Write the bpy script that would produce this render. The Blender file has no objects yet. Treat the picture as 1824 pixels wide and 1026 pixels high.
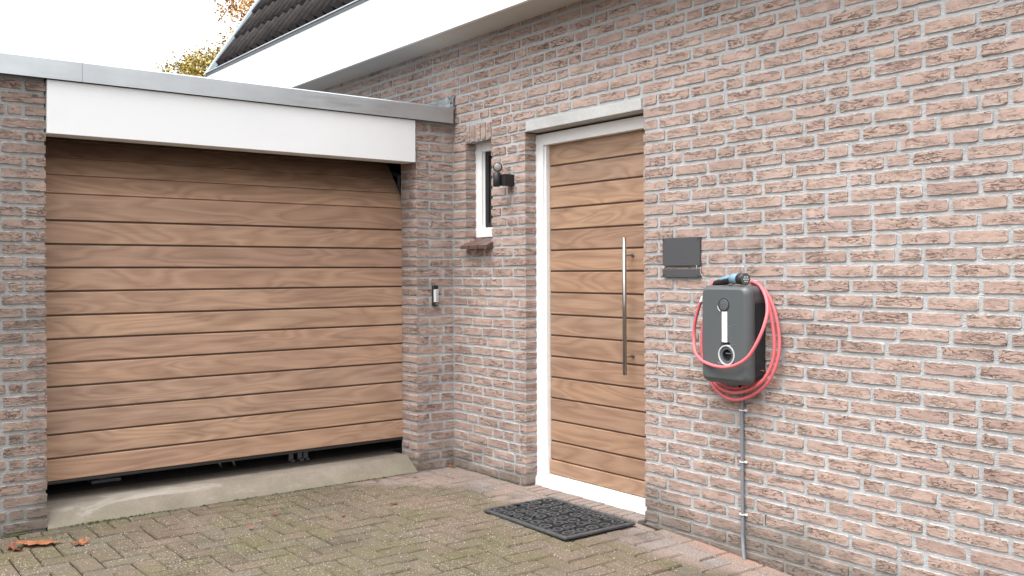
import bpy, bmesh, math, random
from mathutils import Vector, Matrix, noise as mnoise
random.seed(7)
R = random.random
def U(a, b): return a + (b - a) * random.random()
sc = bpy.context.scene
COL = sc.collection

# ------------------------------------------------------------ camera, world, sun, exposure
F_PX, YAW, ROLL, CY = 1682.04, 0.91437, -0.00403, 485.02
CAM = Vector((5.1845, -3.5057, 1.2793))
fwd = Vector((-math.sin(YAW), math.cos(YAW), 0)); rgt0 = Vector((math.cos(YAW), math.sin(YAW), 0)); upz = Vector((0, 0, 1))
rgt = rgt0 * math.cos(ROLL) + upz * math.sin(ROLL)
upv = upz * math.cos(ROLL) - rgt0 * math.sin(ROLL)
cam = bpy.data.cameras.new('camera'); camo = bpy.data.objects.new('camera', cam); COL.objects.link(camo)
M = Matrix((rgt, upv, -fwd)).transposed().to_4x4(); M.translation = CAM
camo.matrix_world = M
cam.sensor_width = 36; cam.lens = F_PX / 1824 * 36; cam.shift_y = -(513 - CY) / 1824
cam.clip_start = 0.05; cam.clip_end = 2000
sc.camera = camo
SUN_EL, SUN_AZ = math.radians(66), math.radians(-76)     # direction the light comes from, measured from +x towards +y
world = bpy.data.worlds.new('World'); sc.world = world; world.use_nodes = True
wn = world.node_tree; wn.nodes.clear()
sky = wn.nodes.new('ShaderNodeTexSky'); sky.sky_type = 'NISHITA'; sky.sun_disc = False
sky.sun_elevation = SUN_EL; sky.sun_rotation = math.pi / 2 - SUN_AZ
sky.dust_density = 6; sky.air_density = 1.0; sky.ozone_density = 1.0
hsv = wn.nodes.new('ShaderNodeHueSaturation'); hsv.inputs['Saturation'].default_value = 0.12
mixc = wn.nodes.new('ShaderNodeMix'); mixc.data_type = 'RGBA'; mixc.inputs[0].default_value = 0.62   # closed pale cloud deck over the clear sky
mixc.inputs[7].default_value = (10.4, 10.6, 10.9, 1)
bg = wn.nodes.new('ShaderNodeBackground'); bg.inputs[1].default_value = 0.11
wo = wn.nodes.new('ShaderNodeOutputWorld')
wn.links.new(sky.outputs[0], hsv.inputs['Color']); wn.links.new(hsv.outputs[0], mixc.inputs[6])
tc = wn.nodes.new('ShaderNodeTexCoord'); sz_ = wn.nodes.new('ShaderNodeSeparateXYZ'); wn.links.new(tc.outputs['Generated'], sz_.inputs[0])
grd = wn.nodes.new('ShaderNodeMapRange'); grd.inputs[1].default_value = 0; grd.inputs[2].default_value = 1; grd.inputs[3].default_value = .55; grd.inputs[4].default_value = 1.5
wn.links.new(sz_.outputs[2], grd.inputs[0])          # overcast sky: brighter overhead than at the horizon
vm = wn.nodes.new('ShaderNodeVectorMath'); vm.operation = 'SCALE'; wn.links.new(mixc.outputs[2], vm.inputs[0]); wn.links.new(grd.outputs[0], vm.inputs['Scale'])
wn.links.new(vm.outputs[0], bg.inputs[0]); wn.links.new(bg.outputs[0], wo.inputs[0])
sun = bpy.data.lights.new('sun', 'SUN'); sun.energy = 1.5; sun.angle = math.radians(38); sun.color = (1, 0.975, 0.94)
suno = bpy.data.objects.new('sun', sun); COL.objects.link(suno)
sd = Vector((math.cos(SUN_EL) * math.cos(SUN_AZ), math.cos(SUN_EL) * math.sin(SUN_AZ), math.sin(SUN_EL)))
suno.rotation_euler = sd.to_track_quat('Z', 'Y').to_euler()
vs = sc.view_settings; vs.view_transform = 'Standard'; vs.look = 'None'; vs.gamma = 1; vs.use_curve_mapping = False
vs.exposure = 1.27

def project(p):
    d = Vector(p) - CAM; z = d.dot(fwd)
    if z < 0.1: return None
    return (912 + F_PX * d.dot(rgt) / z, CY - F_PX * d.dot(upv) / z)
def seen_area(pts):
    q = [project(p) for p in pts]
    if any(a is None for a in q): return 0
    xs = [min(1824, max(0, a[0])) for a in q]; ys = [min(1026, max(0, a[1])) for a in q]
    return (max(xs) - min(xs)) * (max(ys) - min(ys))

# ------------------------------------------------------------ materials
class G:
    def __init__(s, name):
        s.m = bpy.data.materials.new(name); s.m.use_nodes = True; s.t = s.m.node_tree; s.t.nodes.clear()
        s.pos = s.n('ShaderNodeNewGeometry').outputs['Position']
    def n(s, k, **kw):
        o = s.t.nodes.new(k)
        for a, b in kw.items(): setattr(o, a, b)
        return o
    def set(s, sock, v):
        if v is None: return
        if isinstance(v, bpy.types.NodeSocket): s.t.links.new(v, sock)
        else:
            if sock.type == 'RGBA' and not hasattr(v, '__len__'): v = (v, v, v, 1)
            if sock.type == 'RGBA' and len(v) == 3: v = (*v, 1)
            sock.default_value = v
    def vec(s, scale, v=None, loc=(0, 0, 0), rot=(0, 0, 0)):
        o = s.n('ShaderNodeMapping'); s.set(o.inputs[0], v or s.pos); o.inputs['Scale'].default_value = scale
        o.inputs['Location'].default_value = loc; o.inputs['Rotation'].default_value = rot
        return o.outputs[0]
    def noise(s, v=None, scale=5, detail=3, rough=.55, dist=0):
        o = s.n('ShaderNodeTexNoise'); s.set(o.inputs['Vector'], v or s.pos)
        o.inputs['Scale'].default_value = scale; o.inputs['Detail'].default_value = detail
        o.inputs['Roughness'].default_value = rough; o.inputs['Distortion'].default_value = dist
        return o.outputs['Fac']
    def vor(s, v=None, scale=5, out='Distance', feature='F1', rnd=1):
        o = s.n('ShaderNodeTexVoronoi', feature=feature); s.set(o.inputs['Vector'], v or s.pos)
        o.inputs['Scale'].default_value = scale; o.inputs['Randomness'].default_value = rnd
        return o.outputs[out]
    def ma(s, op, a, b=0, c=0, clamp=False):
        o = s.n('ShaderNodeMath', operation=op, use_clamp=clamp)
        s.set(o.inputs[0], a); s.set(o.inputs[1], b); s.set(o.inputs[2], c); return o.outputs[0]
    def mr(s, v, a, b, c=0, d=1, smooth=True):
        o = s.n('ShaderNodeMapRange', interpolation_type='SMOOTHSTEP' if smooth else 'LINEAR')
        s.set(o.inputs[0], v)
        for i, x in enumerate((a, b, c, d)): o.inputs[i + 1].default_value = x
        return o.outputs[0]
    def ramp(s, f, stops, interp='LINEAR'):
        o = s.n('ShaderNodeValToRGB'); e = o.color_ramp; e.interpolation = interp
        while len(e.elements) < len(stops): e.elements.new(.5)
        for el, (p, c) in zip(e.elements, stops):
            el.position = p; el.color = (*c, 1) if len(c) == 3 else c
        s.set(o.inputs[0], f); return o.outputs[0]
    def mix(s, f, a, b, mode='MIX'):
        o = s.n('ShaderNodeMix', data_type='RGBA', blend_type=mode)
        s.set(o.inputs[0], f); s.set(o.inputs[6], a); s.set(o.inputs[7], b); return o.outputs[2]
    def bump(s, h, strength=.5, dist=.01, normal=None):
        o = s.n('ShaderNodeBump'); o.inputs['Strength'].default_value = strength; o.inputs['Distance'].default_value = dist
        s.set(o.inputs['Height'], h); s.set(o.inputs['Normal'], normal); return o.outputs[0]
    def rnd(s): return s.n('ShaderNodeObjectInfo').outputs['Random']
    def rnd2(s):                     # one random number per piece, whether a separate object or one of a joined mass
        a = s.n('ShaderNodeAttribute', attribute_name='bv').outputs['Fac']
        return s.ma('FRACT', s.ma('ADD', s.rnd(), a))
    def z(s):
        o = s.n('ShaderNodeSeparateXYZ'); s.set(o.inputs[0], s.pos); return o.outputs
    def end(s, col, rough=.7, metal=0, normal=None, spec=.5, alpha=None, trans=0, sub=None):
        b = s.n('ShaderNodeBsdfPrincipled'); o = s.n('ShaderNodeOutputMaterial')
        s.set(b.inputs['Base Color'], col); s.set(b.inputs['Roughness'], rough); s.set(b.inputs['Metallic'], metal)
        s.set(b.inputs['Normal'], normal); s.set(b.inputs['Specular IOR Level'], spec)
        s.set(b.inputs['Transmission Weight'], trans)
        s.t.links.new(b.outputs[0], o.inputs[0]); return s.m

def m_brick(name, tone=1.0, dirty=0.0):
    g = G(name); r = g.rnd2()
    base = g.ramp(r, [(0, (.375, .245, .200)), (.14, (.43, .305, .250)), (.3, (.405, .275, .225)), (.44, (.445, .315, .250)),
                      (.58, (.42, .282, .238)), (.72, (.395, .275, .225)), (.84, (.455, .330, .270)), (.93, (.44, .295, .258)), (1, (.385, .255, .21))])
    base = g.mix(.66, base, (.425, .322, .278))
    wv = g.noise(None, 1.1, 3, .6); base = g.mix(1, base, g.ramp(wv, [(.3, (.88, .88, .88)), (.7, (1.07, 1.07, 1.07))]), 'MULTIPLY')
    r2 = g.ma('FRACT', g.ma('MULTIPLY', r, 17.3))
    base = g.mix(1, base, g.ramp(r2, [(0, (.86, .85, .86)), (.5, (1, 1, 1)), (1, (1.0, 1.0, 1.0))]), 'MULTIPLY')
    off = g.n('ShaderNodeVectorMath', operation='ADD'); g.set(off.inputs[0], g.pos)
    cmb = g.n('ShaderNodeCombineXYZ'); g.set(cmb.inputs[2], g.ma('MULTIPLY', r, 3)); g.set(off.inputs[1], cmb.outputs[0])
    pv = off.outputs[0]
    mott = g.noise(g.vec((9, 9, 26), pv), 1, 4, .6)
    base = g.mix(.75, base, g.ramp(mott, [(.25, (.70, .65, .62)), (.45, (.96, .95, .95)), (.72, (1.24, 1.27, 1.28))]), 'MULTIPLY')
    fine = g.noise(g.vec((120, 120, 220), pv), 1, 3, .7)
    base = g.mix(.5, base, g.ramp(fine, [(.3, (.70, .68, .66)), (.6, (1.1, 1.1, 1.1))]), 'MULTIPLY')
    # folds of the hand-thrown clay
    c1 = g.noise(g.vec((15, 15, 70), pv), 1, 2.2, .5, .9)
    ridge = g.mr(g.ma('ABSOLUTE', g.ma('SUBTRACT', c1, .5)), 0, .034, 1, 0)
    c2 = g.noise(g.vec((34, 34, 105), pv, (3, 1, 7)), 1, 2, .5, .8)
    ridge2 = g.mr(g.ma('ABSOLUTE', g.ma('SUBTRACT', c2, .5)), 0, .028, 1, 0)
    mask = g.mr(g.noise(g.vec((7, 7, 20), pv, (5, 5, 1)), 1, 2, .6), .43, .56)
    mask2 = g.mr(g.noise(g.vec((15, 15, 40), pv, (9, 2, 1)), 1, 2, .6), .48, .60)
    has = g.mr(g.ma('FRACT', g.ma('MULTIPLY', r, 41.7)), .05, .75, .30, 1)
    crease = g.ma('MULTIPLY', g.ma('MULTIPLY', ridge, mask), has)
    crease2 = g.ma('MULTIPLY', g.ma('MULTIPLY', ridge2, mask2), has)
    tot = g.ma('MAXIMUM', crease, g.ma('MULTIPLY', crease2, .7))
    base = g.mix(g.ma('MULTIPLY', tot, .8), base, (.205, .108, .083))  # folds darkened in the colour: shade that the bump lacks, plus some dirt
    # pale lime bloom and chips
    bloom = g.mr(g.noise(None, 3.2, 4, .65), .52, .74)
    base = g.mix(g.ma('MULTIPLY', bloom, .28), base, (.52, .43, .40))
    sp = g.mr(g.vor(g.vec((1, 1, 1)), 42), .0, .085, 1, 0)
    spm = g.mr(g.noise(None, 9, 2), .56, .66)
    base = g.mix(g.ma('MULTIPLY', g.ma('MULTIPLY', sp, spm), .6), base, (.66, .64, .6))
    ex = []
    for nm in ('e1', 'e2'):
        uv = g.n('ShaderNodeUVMap', uv_map=nm); sp_ = g.n('ShaderNodeSeparateXYZ'); g.set(sp_.inputs[0], uv.outputs[0]); ex += [sp_.outputs[0], sp_.outputs[1]]
    edge = g.ma('MINIMUM', g.ma('MINIMUM', ex[0], ex[1]), g.ma('MINIMUM', ex[2], ex[3]))
    en = g.noise(None, 34, 4, .65); en2 = g.noise(None, 7, 2, .5)
    smear = g.mr(g.ma('SUBTRACT', edge, g.ma('MULTIPLY', g.ma('SUBTRACT', g.ma('ADD', en, g.ma('MULTIPLY', en2, .7)), .87), .026)), 0, .0022, 1, 0)
    base = g.mix(g.ma('MULTIPLY', smear, .8), base, g.mix(g.mr(en, .3, .7), (.37, .35, .335), (.47, .455, .445)))
    tot = g.ma('MULTIPLY', tot, g.ma('SUBTRACT', 1, smear))
    sep = g.z()
    # splash dirt on the lowest courses
    dn = g.noise(None, 4, 4, .6)
    low = g.mr(g.ma('ADD', sep[2], g.ma('MULTIPLY', g.ma('SUBTRACT', dn, .5), .5)), -.02, .24, 1, 0)
    base = g.mix(g.ma('MULTIPLY', low, .78), base, (.145, .125, .105))
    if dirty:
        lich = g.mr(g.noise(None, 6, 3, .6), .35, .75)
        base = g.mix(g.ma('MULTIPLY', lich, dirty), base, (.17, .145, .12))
    h = g.ma('ADD', g.ma('MULTIPLY', mott, .5), g.ma('MULTIPLY', fine, .22))
    h = g.ma('SUBTRACT', h, g.ma('MULTIPLY', tot, 1.3))
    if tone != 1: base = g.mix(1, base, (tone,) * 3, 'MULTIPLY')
    return g.end(base, .92, normal=g.bump(h, 1.0, .006), spec=.2)
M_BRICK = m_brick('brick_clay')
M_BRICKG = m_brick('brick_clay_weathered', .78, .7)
def m_mortar(name, tone=1):
    g = G(name); n1 = g.noise(None, 38, 5, .7); n2 = g.noise(None, 5, 3, .6)
    wv = g.noise(None, 1.1, 3, .6)
    scr = g.noise(g.vec((70, 70, 260), rot=(0, .5, 0)), 1, 3, .6)
    c = g.ramp(n1, [(.25, (.355, .355, .35)), (.5, (.445, .448, .45)), (.8, (.52, .523, .525))])
    c = g.mix(.5, c, g.ramp(n2, [(.3, (.8, .8, .8)), (.7, (1.08, 1.08, 1.1))]), 'MULTIPLY')
    sep = g.z(); dn = g.noise(None, 4, 4, .6)
    low = g.mr(g.ma('ADD', sep[2], g.ma('MULTIPLY', g.ma('SUBTRACT', dn, .5), .5)), -.02, .22, 1, 0)
    c = g.mix(g.ma('MULTIPLY', low, .75), c, (.16, .145, .12))
    h = g.ma('ADD', g.ma('MULTIPLY', n1, .6), g.ma('MULTIPLY', scr, .6))
    c = g.mix(1, c, g.ramp(wv, [(.3, (.88, .88, .88)), (.7, (1.07, 1.07, 1.07))]), 'MULTIPLY')
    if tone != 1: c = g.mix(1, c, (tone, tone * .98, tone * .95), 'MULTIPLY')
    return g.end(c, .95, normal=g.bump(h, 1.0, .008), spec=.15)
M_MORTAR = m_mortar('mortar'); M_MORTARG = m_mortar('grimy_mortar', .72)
def m_wood(name, axis, dark=1.0, warm=0.0):
    # grain runs along axis (0: x, 1: y)
    g = G(name); r = g.rnd()
    off = g.n('ShaderNodeVectorMath', operation='ADD'); g.set(off.inputs[0], g.pos)
    cmb = g.n('ShaderNodeCombineXYZ'); g.set(cmb.inputs[2], g.ma('MULTIPLY', r, 9)); g.set(cmb.inputs[axis], g.ma('MULTIPLY', r, 31)); g.set(off.inputs[1], cmb.outputs[0])
    sc1 = [1.3, 1.3, 8]; sc1[1 - axis] = .3
    big = g.noise(g.vec(sc1, off.outputs[0]), 1, 1.5, .45, .55)
    ln = g.noise(g.vec([3.2 if i == axis else (1 if i < 2 else 150) for i in range(3)], off.outputs[0]), 1, 4, .7, .1)
    rings = g.ma('FRACT', g.ma('ADD', g.ma('MULTIPLY', big, 8.5), g.ma('MULTIPLY', ln, .35)))
    tri = g.ma('ABSOLUTE', g.ma('SUBTRACT', g.ma('MULTIPLY', rings, 2), 1))
    soft = g.noise(g.vec([2.2 if i == axis else (1 if i < 2 else 14) for i in range(3)], off.outputs[0], (4, 4, 4)), 1, 3, .55, .5)
    c = g.ramp(tri, [(0, (.345, .220, .154)), (.55, (.410, .268, .190)), (1, (.445, .298, .214))])
    c = g.mix(g.mr(r, 0, 1, .45, .8), c, g.ramp(soft, [(.28, (.66, .63, .64)), (.5, (1, 1, 1)), (.72, (1.16, 1.13, 1.06))]), 'MULTIPLY')
    c = g.mix(.45, c, g.ramp(ln, [(.3, (.74, .71, .69)), (.65, (1.08, 1.08, 1.08))]), 'MULTIPLY')
    tone = g.ramp(r, [(0, (.90, .87, .87)), (.35, (1.04, 1.0, .95)), (.6, (.94, .95, .97)), (.8, (1.08, 1.06, 1.0)), (1, (.96, .93, .93))])
    c = g.mix(1, c, tone, 'MULTIPLY')
    c = g.mix(1, c, (dark, dark * (1 - .03 * warm), dark * (1 - .1 * warm)), 'MULTIPLY')
    return g.end(c, g.mr(ln, .3, .7, .42, .56), normal=g.bump(g.ma('ADD', ln, g.ma('MULTIPLY', tri, .2)), .25, .002), spec=.4)
M_GWOOD = m_wood('garage_door_woodgrain', 1, 1.0)
M_DWOOD = m_wood('front_door_woodgrain', 0, .86, .5)
def m_groove():
    g = G('groove_stain'); return g.end((.125, .075, .052), .6)
M_GROOVE = m_groove()
def m_paint(name, c, rough=.35, dirt=.12, dscale=3):
    g = G(name); n = g.noise(None, dscale, 5, .65); f = g.noise(None, 160, 2, .6)
    col = g.mix(g.ma('MULTIPLY', g.mr(n, .45, .8), dirt), c, tuple(x * .55 for x in c))
    return g.end(col, g.mr(n, .3, .7, rough, rough + .15), normal=g.bump(g.ma('ADD', f, g.ma('MULTIPLY', n, 3)), .12, .002), spec=.45)
M_WHITE = m_paint('white_paint', (.74, .75, .76), .4, .14, 2.2)
M_WHITEF = m_paint('white_frame_paint', (.85, .855, .85), .35, .12, 7)
M_SOFFIT = m_paint('soffit_board', (.52, .50, .47), .7, .15)
M_BLACK = m_paint('black_plastic', (.018, .018, .02), .35, .1, 30)
M_DARKMET = m_paint('dark_gutter_metal', (.09, .10, .11), .4, .2)
M_BLUEG = m_paint('blue_grey_verge_metal', (.11, .145, .165), .9, .2, 6)
M_SLATE = m_paint('slate_grey_panel', (.062, .064, .070), .5, .1, 14)
M_CHARG = m_paint('grey_charger_shell', (.085, .094, .098), .36, .14, 9)
M_CHARG2 = m_paint('dark_charger_back', (.020, .025, .029), .45, .1, 9)
M_PIPE = m_paint('grey_conduit', (.19, .20, .218), .45, .15, 20)
M_HOLESHADE = m_paint('mat_hole_shade', (.004, .004, .004), .9, 0)
M_BLUE = m_paint('pale_blue_plastic', (.17, .28, .37), .5, .2, 60)
M_PINK = m_paint('pink_cable_sheath', (.70, .15, .17), .42, .22, 12)
M_STICK = m_paint('white_sticker', (.78, .79, .80), .4, .08, 40)
M_PRINT = m_paint('grey_print', (.42, .43, .45), .5, 0)
M_KEYS = m_paint('grey_blue_keys', (.33, .38, .42), .5, .1, 40)
M_RINGM = m_paint('silver_ring', (.50, .52, .53), .32, .1, 40)
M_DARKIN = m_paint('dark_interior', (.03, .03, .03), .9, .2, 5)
M_SILL = m_paint('brown_glazed_tile', (.105, .062, .052), .4, .5, 25)
def m_steel():
    g = G('brushed_steel'); n = g.noise(g.vec((400, 400, 6)), 1, 2)
    return g.end((.40, .39, .38), g.mr(n, .3, .7, .22, .38), 1, g.bump(n, .15, .001))
M_STEEL = m_steel()
def m_alu():
    g = G('weathered_aluminium_trim'); n = g.noise(None, 2.5, 5, .6); f = g.noise(g.vec((60, 4, 60)), 1, 3)
    c = g.ramp(n, [(.3, (.45, .47, .485)), (.7, (.57, .60, .615))])
    return g.end(c, g.mr(f, .3, .7, .30, .44), .78, g.bump(g.ma('ADD', n, g.ma('MULTIPLY', f, .1)), .25, .004))
M_ALU = m_alu()
def m_lead():
    g = G('crumpled_lead'); n = g.noise(None, 26, 4, .6, .6)
    c = g.ramp(n, [(.3, (.13, .145, .148)), (.6, (.28, .305, .31)), (.8, (.42, .45, .45))])
    return g.end(c, .42, .5, g.bump(n, .8, .012))
M_LEAD = m_lead()
def m_conc(name, ca, cb, moss=.0):
    g = G(name); n = g.noise(None, 4, 6, .65); f = g.noise(None, 90, 3, .7); s = g.vor(None, 55)
    c = g.ramp(n, [(.3, ca), (.7, cb)])
    c = g.mix(.5, c, g.ramp(f, [(.3, (.75, .75, .75)), (.7, (1.1, 1.1, 1.1))]), 'MULTIPLY')
    st = g.noise(g.vec((1.2, 1.2, 9)), 1.4, 4, .7, 1.2)
    c = g.mix(g.ma('MULTIPLY', g.mr(st, .56, .72), .3), c, (.52, .50, .47))
    if moss:
        sep = g.z(); mm = g.noise(None, 3.5, 4, .6)
        lowm = g.mr(g.ma('ADD', sep[2], g.ma('MULTIPLY', g.ma('SUBTRACT', mm, .5), .22)), .0, .085, 1, 0)
        c = g.mix(g.ma('MULTIPLY', lowm, moss), c, (.115, .115, .062))
    return g.end(c, .88, normal=g.bump(g.ma('ADD', n, g.ma('MULTIPLY', f, .35)), .6, .008), spec=.2)
M_LINTEL = m_conc('cast_concrete', (.40, .40, .39), (.52, .52, .51))
M_SILLC = m_conc('threshold_concrete', (.175, .150, .122), (.275, .238, .195), .3)
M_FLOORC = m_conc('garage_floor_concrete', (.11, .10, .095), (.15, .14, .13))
def m_tile():
    g = G('anthracite_roof_tile'); r = g.rnd(); n = g.noise(None, 16, 5, .65)
    c = g.ramp(n, [(.25, (.018, .015, .015)), (.55, (.034, .029, .029)), (.8, (.065, .058, .055))])
    c = g.mix(1, c, g.ramp(r, [(0, (.8, .8, .8)), (1, (1.25, 1.2, 1.2))]), 'MULTIPLY')
    return g.end(c, .8, normal=g.bump(n, .5, .006), spec=.2)
M_TILE = m_tile()
def m_paver():
    g = G('weathered_paver'); r = g.rnd2()
    base = g.ramp(r, [(0, (.140, .110, .080)), (.2, (.165, .135, .095)), (.38, (.145, .128, .092)), (.55, (.185, .138, .105)), (.7, (.165, .143, .098)), (.86, (.165, .148, .122)), (1, (.150, .118, .088))])
    pat = g.noise(None, 1.5, 4, .62, .4); mid = g.noise(None, 7, 4, .65)
    sx = g.z()
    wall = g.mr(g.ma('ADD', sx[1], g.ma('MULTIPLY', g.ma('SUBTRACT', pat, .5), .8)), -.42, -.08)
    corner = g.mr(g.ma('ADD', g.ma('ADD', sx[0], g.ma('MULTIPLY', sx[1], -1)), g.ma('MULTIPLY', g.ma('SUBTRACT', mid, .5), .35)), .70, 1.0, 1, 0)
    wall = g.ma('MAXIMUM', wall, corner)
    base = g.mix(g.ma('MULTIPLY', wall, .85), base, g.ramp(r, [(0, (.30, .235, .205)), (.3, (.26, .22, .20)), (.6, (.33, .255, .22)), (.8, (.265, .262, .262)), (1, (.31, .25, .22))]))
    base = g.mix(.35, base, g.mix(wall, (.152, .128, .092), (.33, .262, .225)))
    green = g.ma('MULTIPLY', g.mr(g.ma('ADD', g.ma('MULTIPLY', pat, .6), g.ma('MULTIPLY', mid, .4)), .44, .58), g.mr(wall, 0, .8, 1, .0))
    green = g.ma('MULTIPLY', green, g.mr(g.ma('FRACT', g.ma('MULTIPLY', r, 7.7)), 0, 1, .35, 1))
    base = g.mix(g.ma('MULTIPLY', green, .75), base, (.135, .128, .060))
    pk = g.mr(g.noise(g.vec((1, 1, 1), loc=(7.3, 2.1, 0)), 1.1, 3, .6), .53, .68)
    base = g.mix(g.ma('MULTIPLY', pk, .45), base, (.24, .17, .135))
    dk = g.mr(g.noise(g.vec((1, 1, 1), loc=(1.3, 4.4, 0)), 2.3, 4, .65), .52, .70)
    base = g.mix(g.ma('MULTIPLY', dk, .5), base, (.075, .062, .045))
    base = g.mix(1, base, (.84, .83, .85), 'MULTIPLY')
    rx = g.mr(g.ma('ABSOLUTE', g.ma('SUBTRACT', sx[0], 2.32)), .05, .42, 1, 0); ry = g.mr(g.ma('ADD', sx[1], g.ma('MULTIPLY', g.ma('SUBTRACT', mid, .5), .12)), -.10, -.01)
    base = g.mix(g.ma('MULTIPLY', g.ma('MULTIPLY', rx, ry), .6), base, (.40, .215, .155))
    f = g.noise(None, 230, 3, .8)
    base = g.mix(.9, base, g.ramp(f, [(.30, (.24, .235, .225)), (.5, (.92, .92, .92)), (.68, (1.65, 1.58, 1.46))]), 'MULTIPLY')
    # exposed pale grit, in drifts
    drift = g.mr(g.noise(None, 3.1, 4, .7), .36, .64)
    out = None
    for scl, lo in ((85, .93), (150, .90)):
        sp = g.vor(None, scl); ss = g.n('ShaderNodeSeparateColor'); g.set(ss.inputs[0], g.vor(None, scl, 'Color'))
        th_ = g.ma('SUBTRACT', lo - .03, g.ma('MULTIPLY', drift, .45))
        spk = g.ma('MULTIPLY', g.mr(sp, .22, .42, 1, 0), g.ma('GREATER_THAN', ss.outputs[0], th_))
        spk = g.ma('MULTIPLY', spk, g.mr(wall, 0, 1, 1, .35))
        base = g.mix(g.ma('MULTIPLY', spk, g.ma('ADD', .35, g.ma('MULTIPLY', ss.outputs[2], .55))), base, g.mix(ss.outputs[1], (.52, .47, .40), (.36, .27, .21)))
        out = spk if out is None else g.ma('MAXIMUM', out, spk)
    h = g.ma('ADD', g.ma('ADD', g.ma('MULTIPLY', f, .5), g.ma('MULTIPLY', mid, .6)), g.ma('MULTIPLY', out, .5))
    return g.end(base, .93, normal=g.bump(h, 1.0, .007), spec=.2)
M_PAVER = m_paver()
def m_soil():
    g = G('joint_sand'); f = g.noise(None, 60, 5, .75); n = g.noise(None, 3, 3, .6)
    c = g.ramp(f, [(.3, (.022, .017, .012)), (.6, (.042, .034, .025)), (.85, (.10, .085, .07))])
    c = g.mix(g.mr(n, .5, .65, 0, .5), c, (.035, .042, .015))
    return g.end(c, .97, normal=g.bump(f, 1, .006), spec=.1)
M_SOIL = m_soil()
def m_rubber():
    g = G('black_rubber'); n = g.noise(None, 30, 4, .7)
    c = g.ramp(n, [(.3, (.030, .031, .034)), (.65, (.060, .062, .066)), (.85, (.11, .11, .11))])
    return g.end(c, .55, normal=g.bump(n, .3, .003))
M_RUBBER = m_rubber()
def m_leaf(name, stops, trans=False):
    g = G(name); r = g.n('ShaderNodeNewGeometry').outputs['Random Per Island'] if trans else g.noise(None, 40, 3, .6)
    c = g.ramp(r, stops)
    return g.end(c, .7, spec=.25)
M_LEAFB = m_leaf('dry_oak_leaf', [(.25, (.12, .045, .022)), (.5, (.27, .10, .045)), (.8, (.38, .17, .085))])
M_LEAFD = m_leaf('dark_dry_leaf', [(.25, (.07, .03, .02)), (.8, (.24, .09, .05))])
M_LEAFG = m_leaf('green_leaf', [(.25, (.03, .06, .02)), (.8, (.12, .17, .06))])
M_CROWN1 = m_leaf('autumn_green_foliage', [(0, (.16, .15, .03)), (.4, (.26, .22, .05)), (.75, (.40, .28, .06)), (1, (.58, .38, .08))], True)
M_CROWN2 = m_leaf('autumn_orange_foliage', [(0, (.40, .20, .06)), (.4, (.60, .33, .10)), (.75, (.66, .42, .16)), (1, (.45, .28, .16))], True)
M_CROWN3 = m_leaf('dry_twig_tips', [(0, (.30, .20, .16)), (1, (.45, .34, .28))], True)
M_BARK = m_conc('bark', (.10, .08, .06), (.18, .15, .12))
def m_moss():
    g = G('moss'); f = g.noise(None, 130, 3, .7)
    return g.end(g.ramp(f, [(.3, (.025, .040, .008)), (.7, (.085, .105, .03))]), .95, normal=g.bump(f, 1, .004), spec=.1)
M_MOSS = m_moss()
def m_glass():
    g = G('dark_window_glass'); n = g.noise(None, 2, 2)
    return g.end((.012, .016, .016), .04, normal=g.bump(n, .03, .01), spec=.6)
M_GLASS = m_glass()
def m_lens():
    g = G('lamp_lens'); n = g.vor(None, 90)
    return g.end((.24, .225, .21), .12, normal=g.bump(n, .5, .003), spec=.7)
M_LENS = m_lens()

# ------------------------------------------------------------ geometry helpers
def link(name, me, parent=None, mat=None):
    o = bpy.data.objects.new(name, me); COL.objects.link(o)
    if mat and me is not None and not me.materials: me.materials.append(mat)
    if parent: o.parent = parent
    return o
def bm_obj(name, bm, mat, parent=None, smooth=False):
    me = bpy.data.meshes.new(name); bmesh.ops.recalc_face_normals(bm, faces=bm.faces); bm.to_mesh(me); bm.free()
    if smooth:
        for p in me.polygons: p.use_smooth = True
    return link(name, me, parent, mat)
def box(bm, x0, x1, y0, y1, z0, z1, bevel=0, seg=2):
    t = bmesh.new()
    v = [t.verts.new((x, y, z)) for x in (x0, x1) for y in (y0, y1) for z in (z0, z1)]
    for f in ((0, 1, 3, 2), (4, 6, 7, 5), (0, 4, 5, 1), (2, 3, 7, 6), (0, 2, 6, 4), (1, 5, 7, 3)): t.faces.new([v[i] for i in f])
    if bevel: bmesh.ops.bevel(t, geom=t.edges[:], offset=bevel, segments=seg, profile=.6, affect='EDGES')
    bmesh.ops.recalc_face_normals(t, faces=t.faces)
    merge(bm, t)
def merge(bm, t, mat=None):
    if mat is not None: bmesh.ops.transform(t, matrix=mat, verts=t.verts)
    m = {v: bm.verts.new(v.co) for v in t.verts}
    for f in t.faces:
        nf = bm.faces.new([m[v] for v in f.verts]); nf.smooth = f.smooth; nf.material_index = f.material_index
    t.free()
def tube(bm, pts, rad, n=8, cap=True, smooth=True):
    pts = [Vector(p) for p in pts]; rings = []
    rads = rad if hasattr(rad, '__len__') else [rad] * len(pts)
    t0 = (pts[1] - pts[0]).normalized(); nrm = t0.orthogonal().normalized()
    for i, p in enumerate(pts):
        t = (pts[min(i + 1, len(pts) - 1)] - pts[max(i - 1, 0)]).normalized()
        nrm = (nrm - t * nrm.dot(t)).normalized(); b = t.cross(nrm)
        rings.append([bm.verts.new(p + (nrm * math.cos(a) + b * math.sin(a)) * rads[i]) for a in [2 * math.pi * k / n for k in range(n)]])
    for a, b in zip(rings, rings[1:]):
        for k in range(n):
            f = bm.faces.new((a[k], a[(k + 1) % n], b[(k + 1) % n], b[k])); f.smooth = smooth
    if cap: bm.faces.new(rings[0][::-1]); bm.faces.new(rings[-1])
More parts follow.
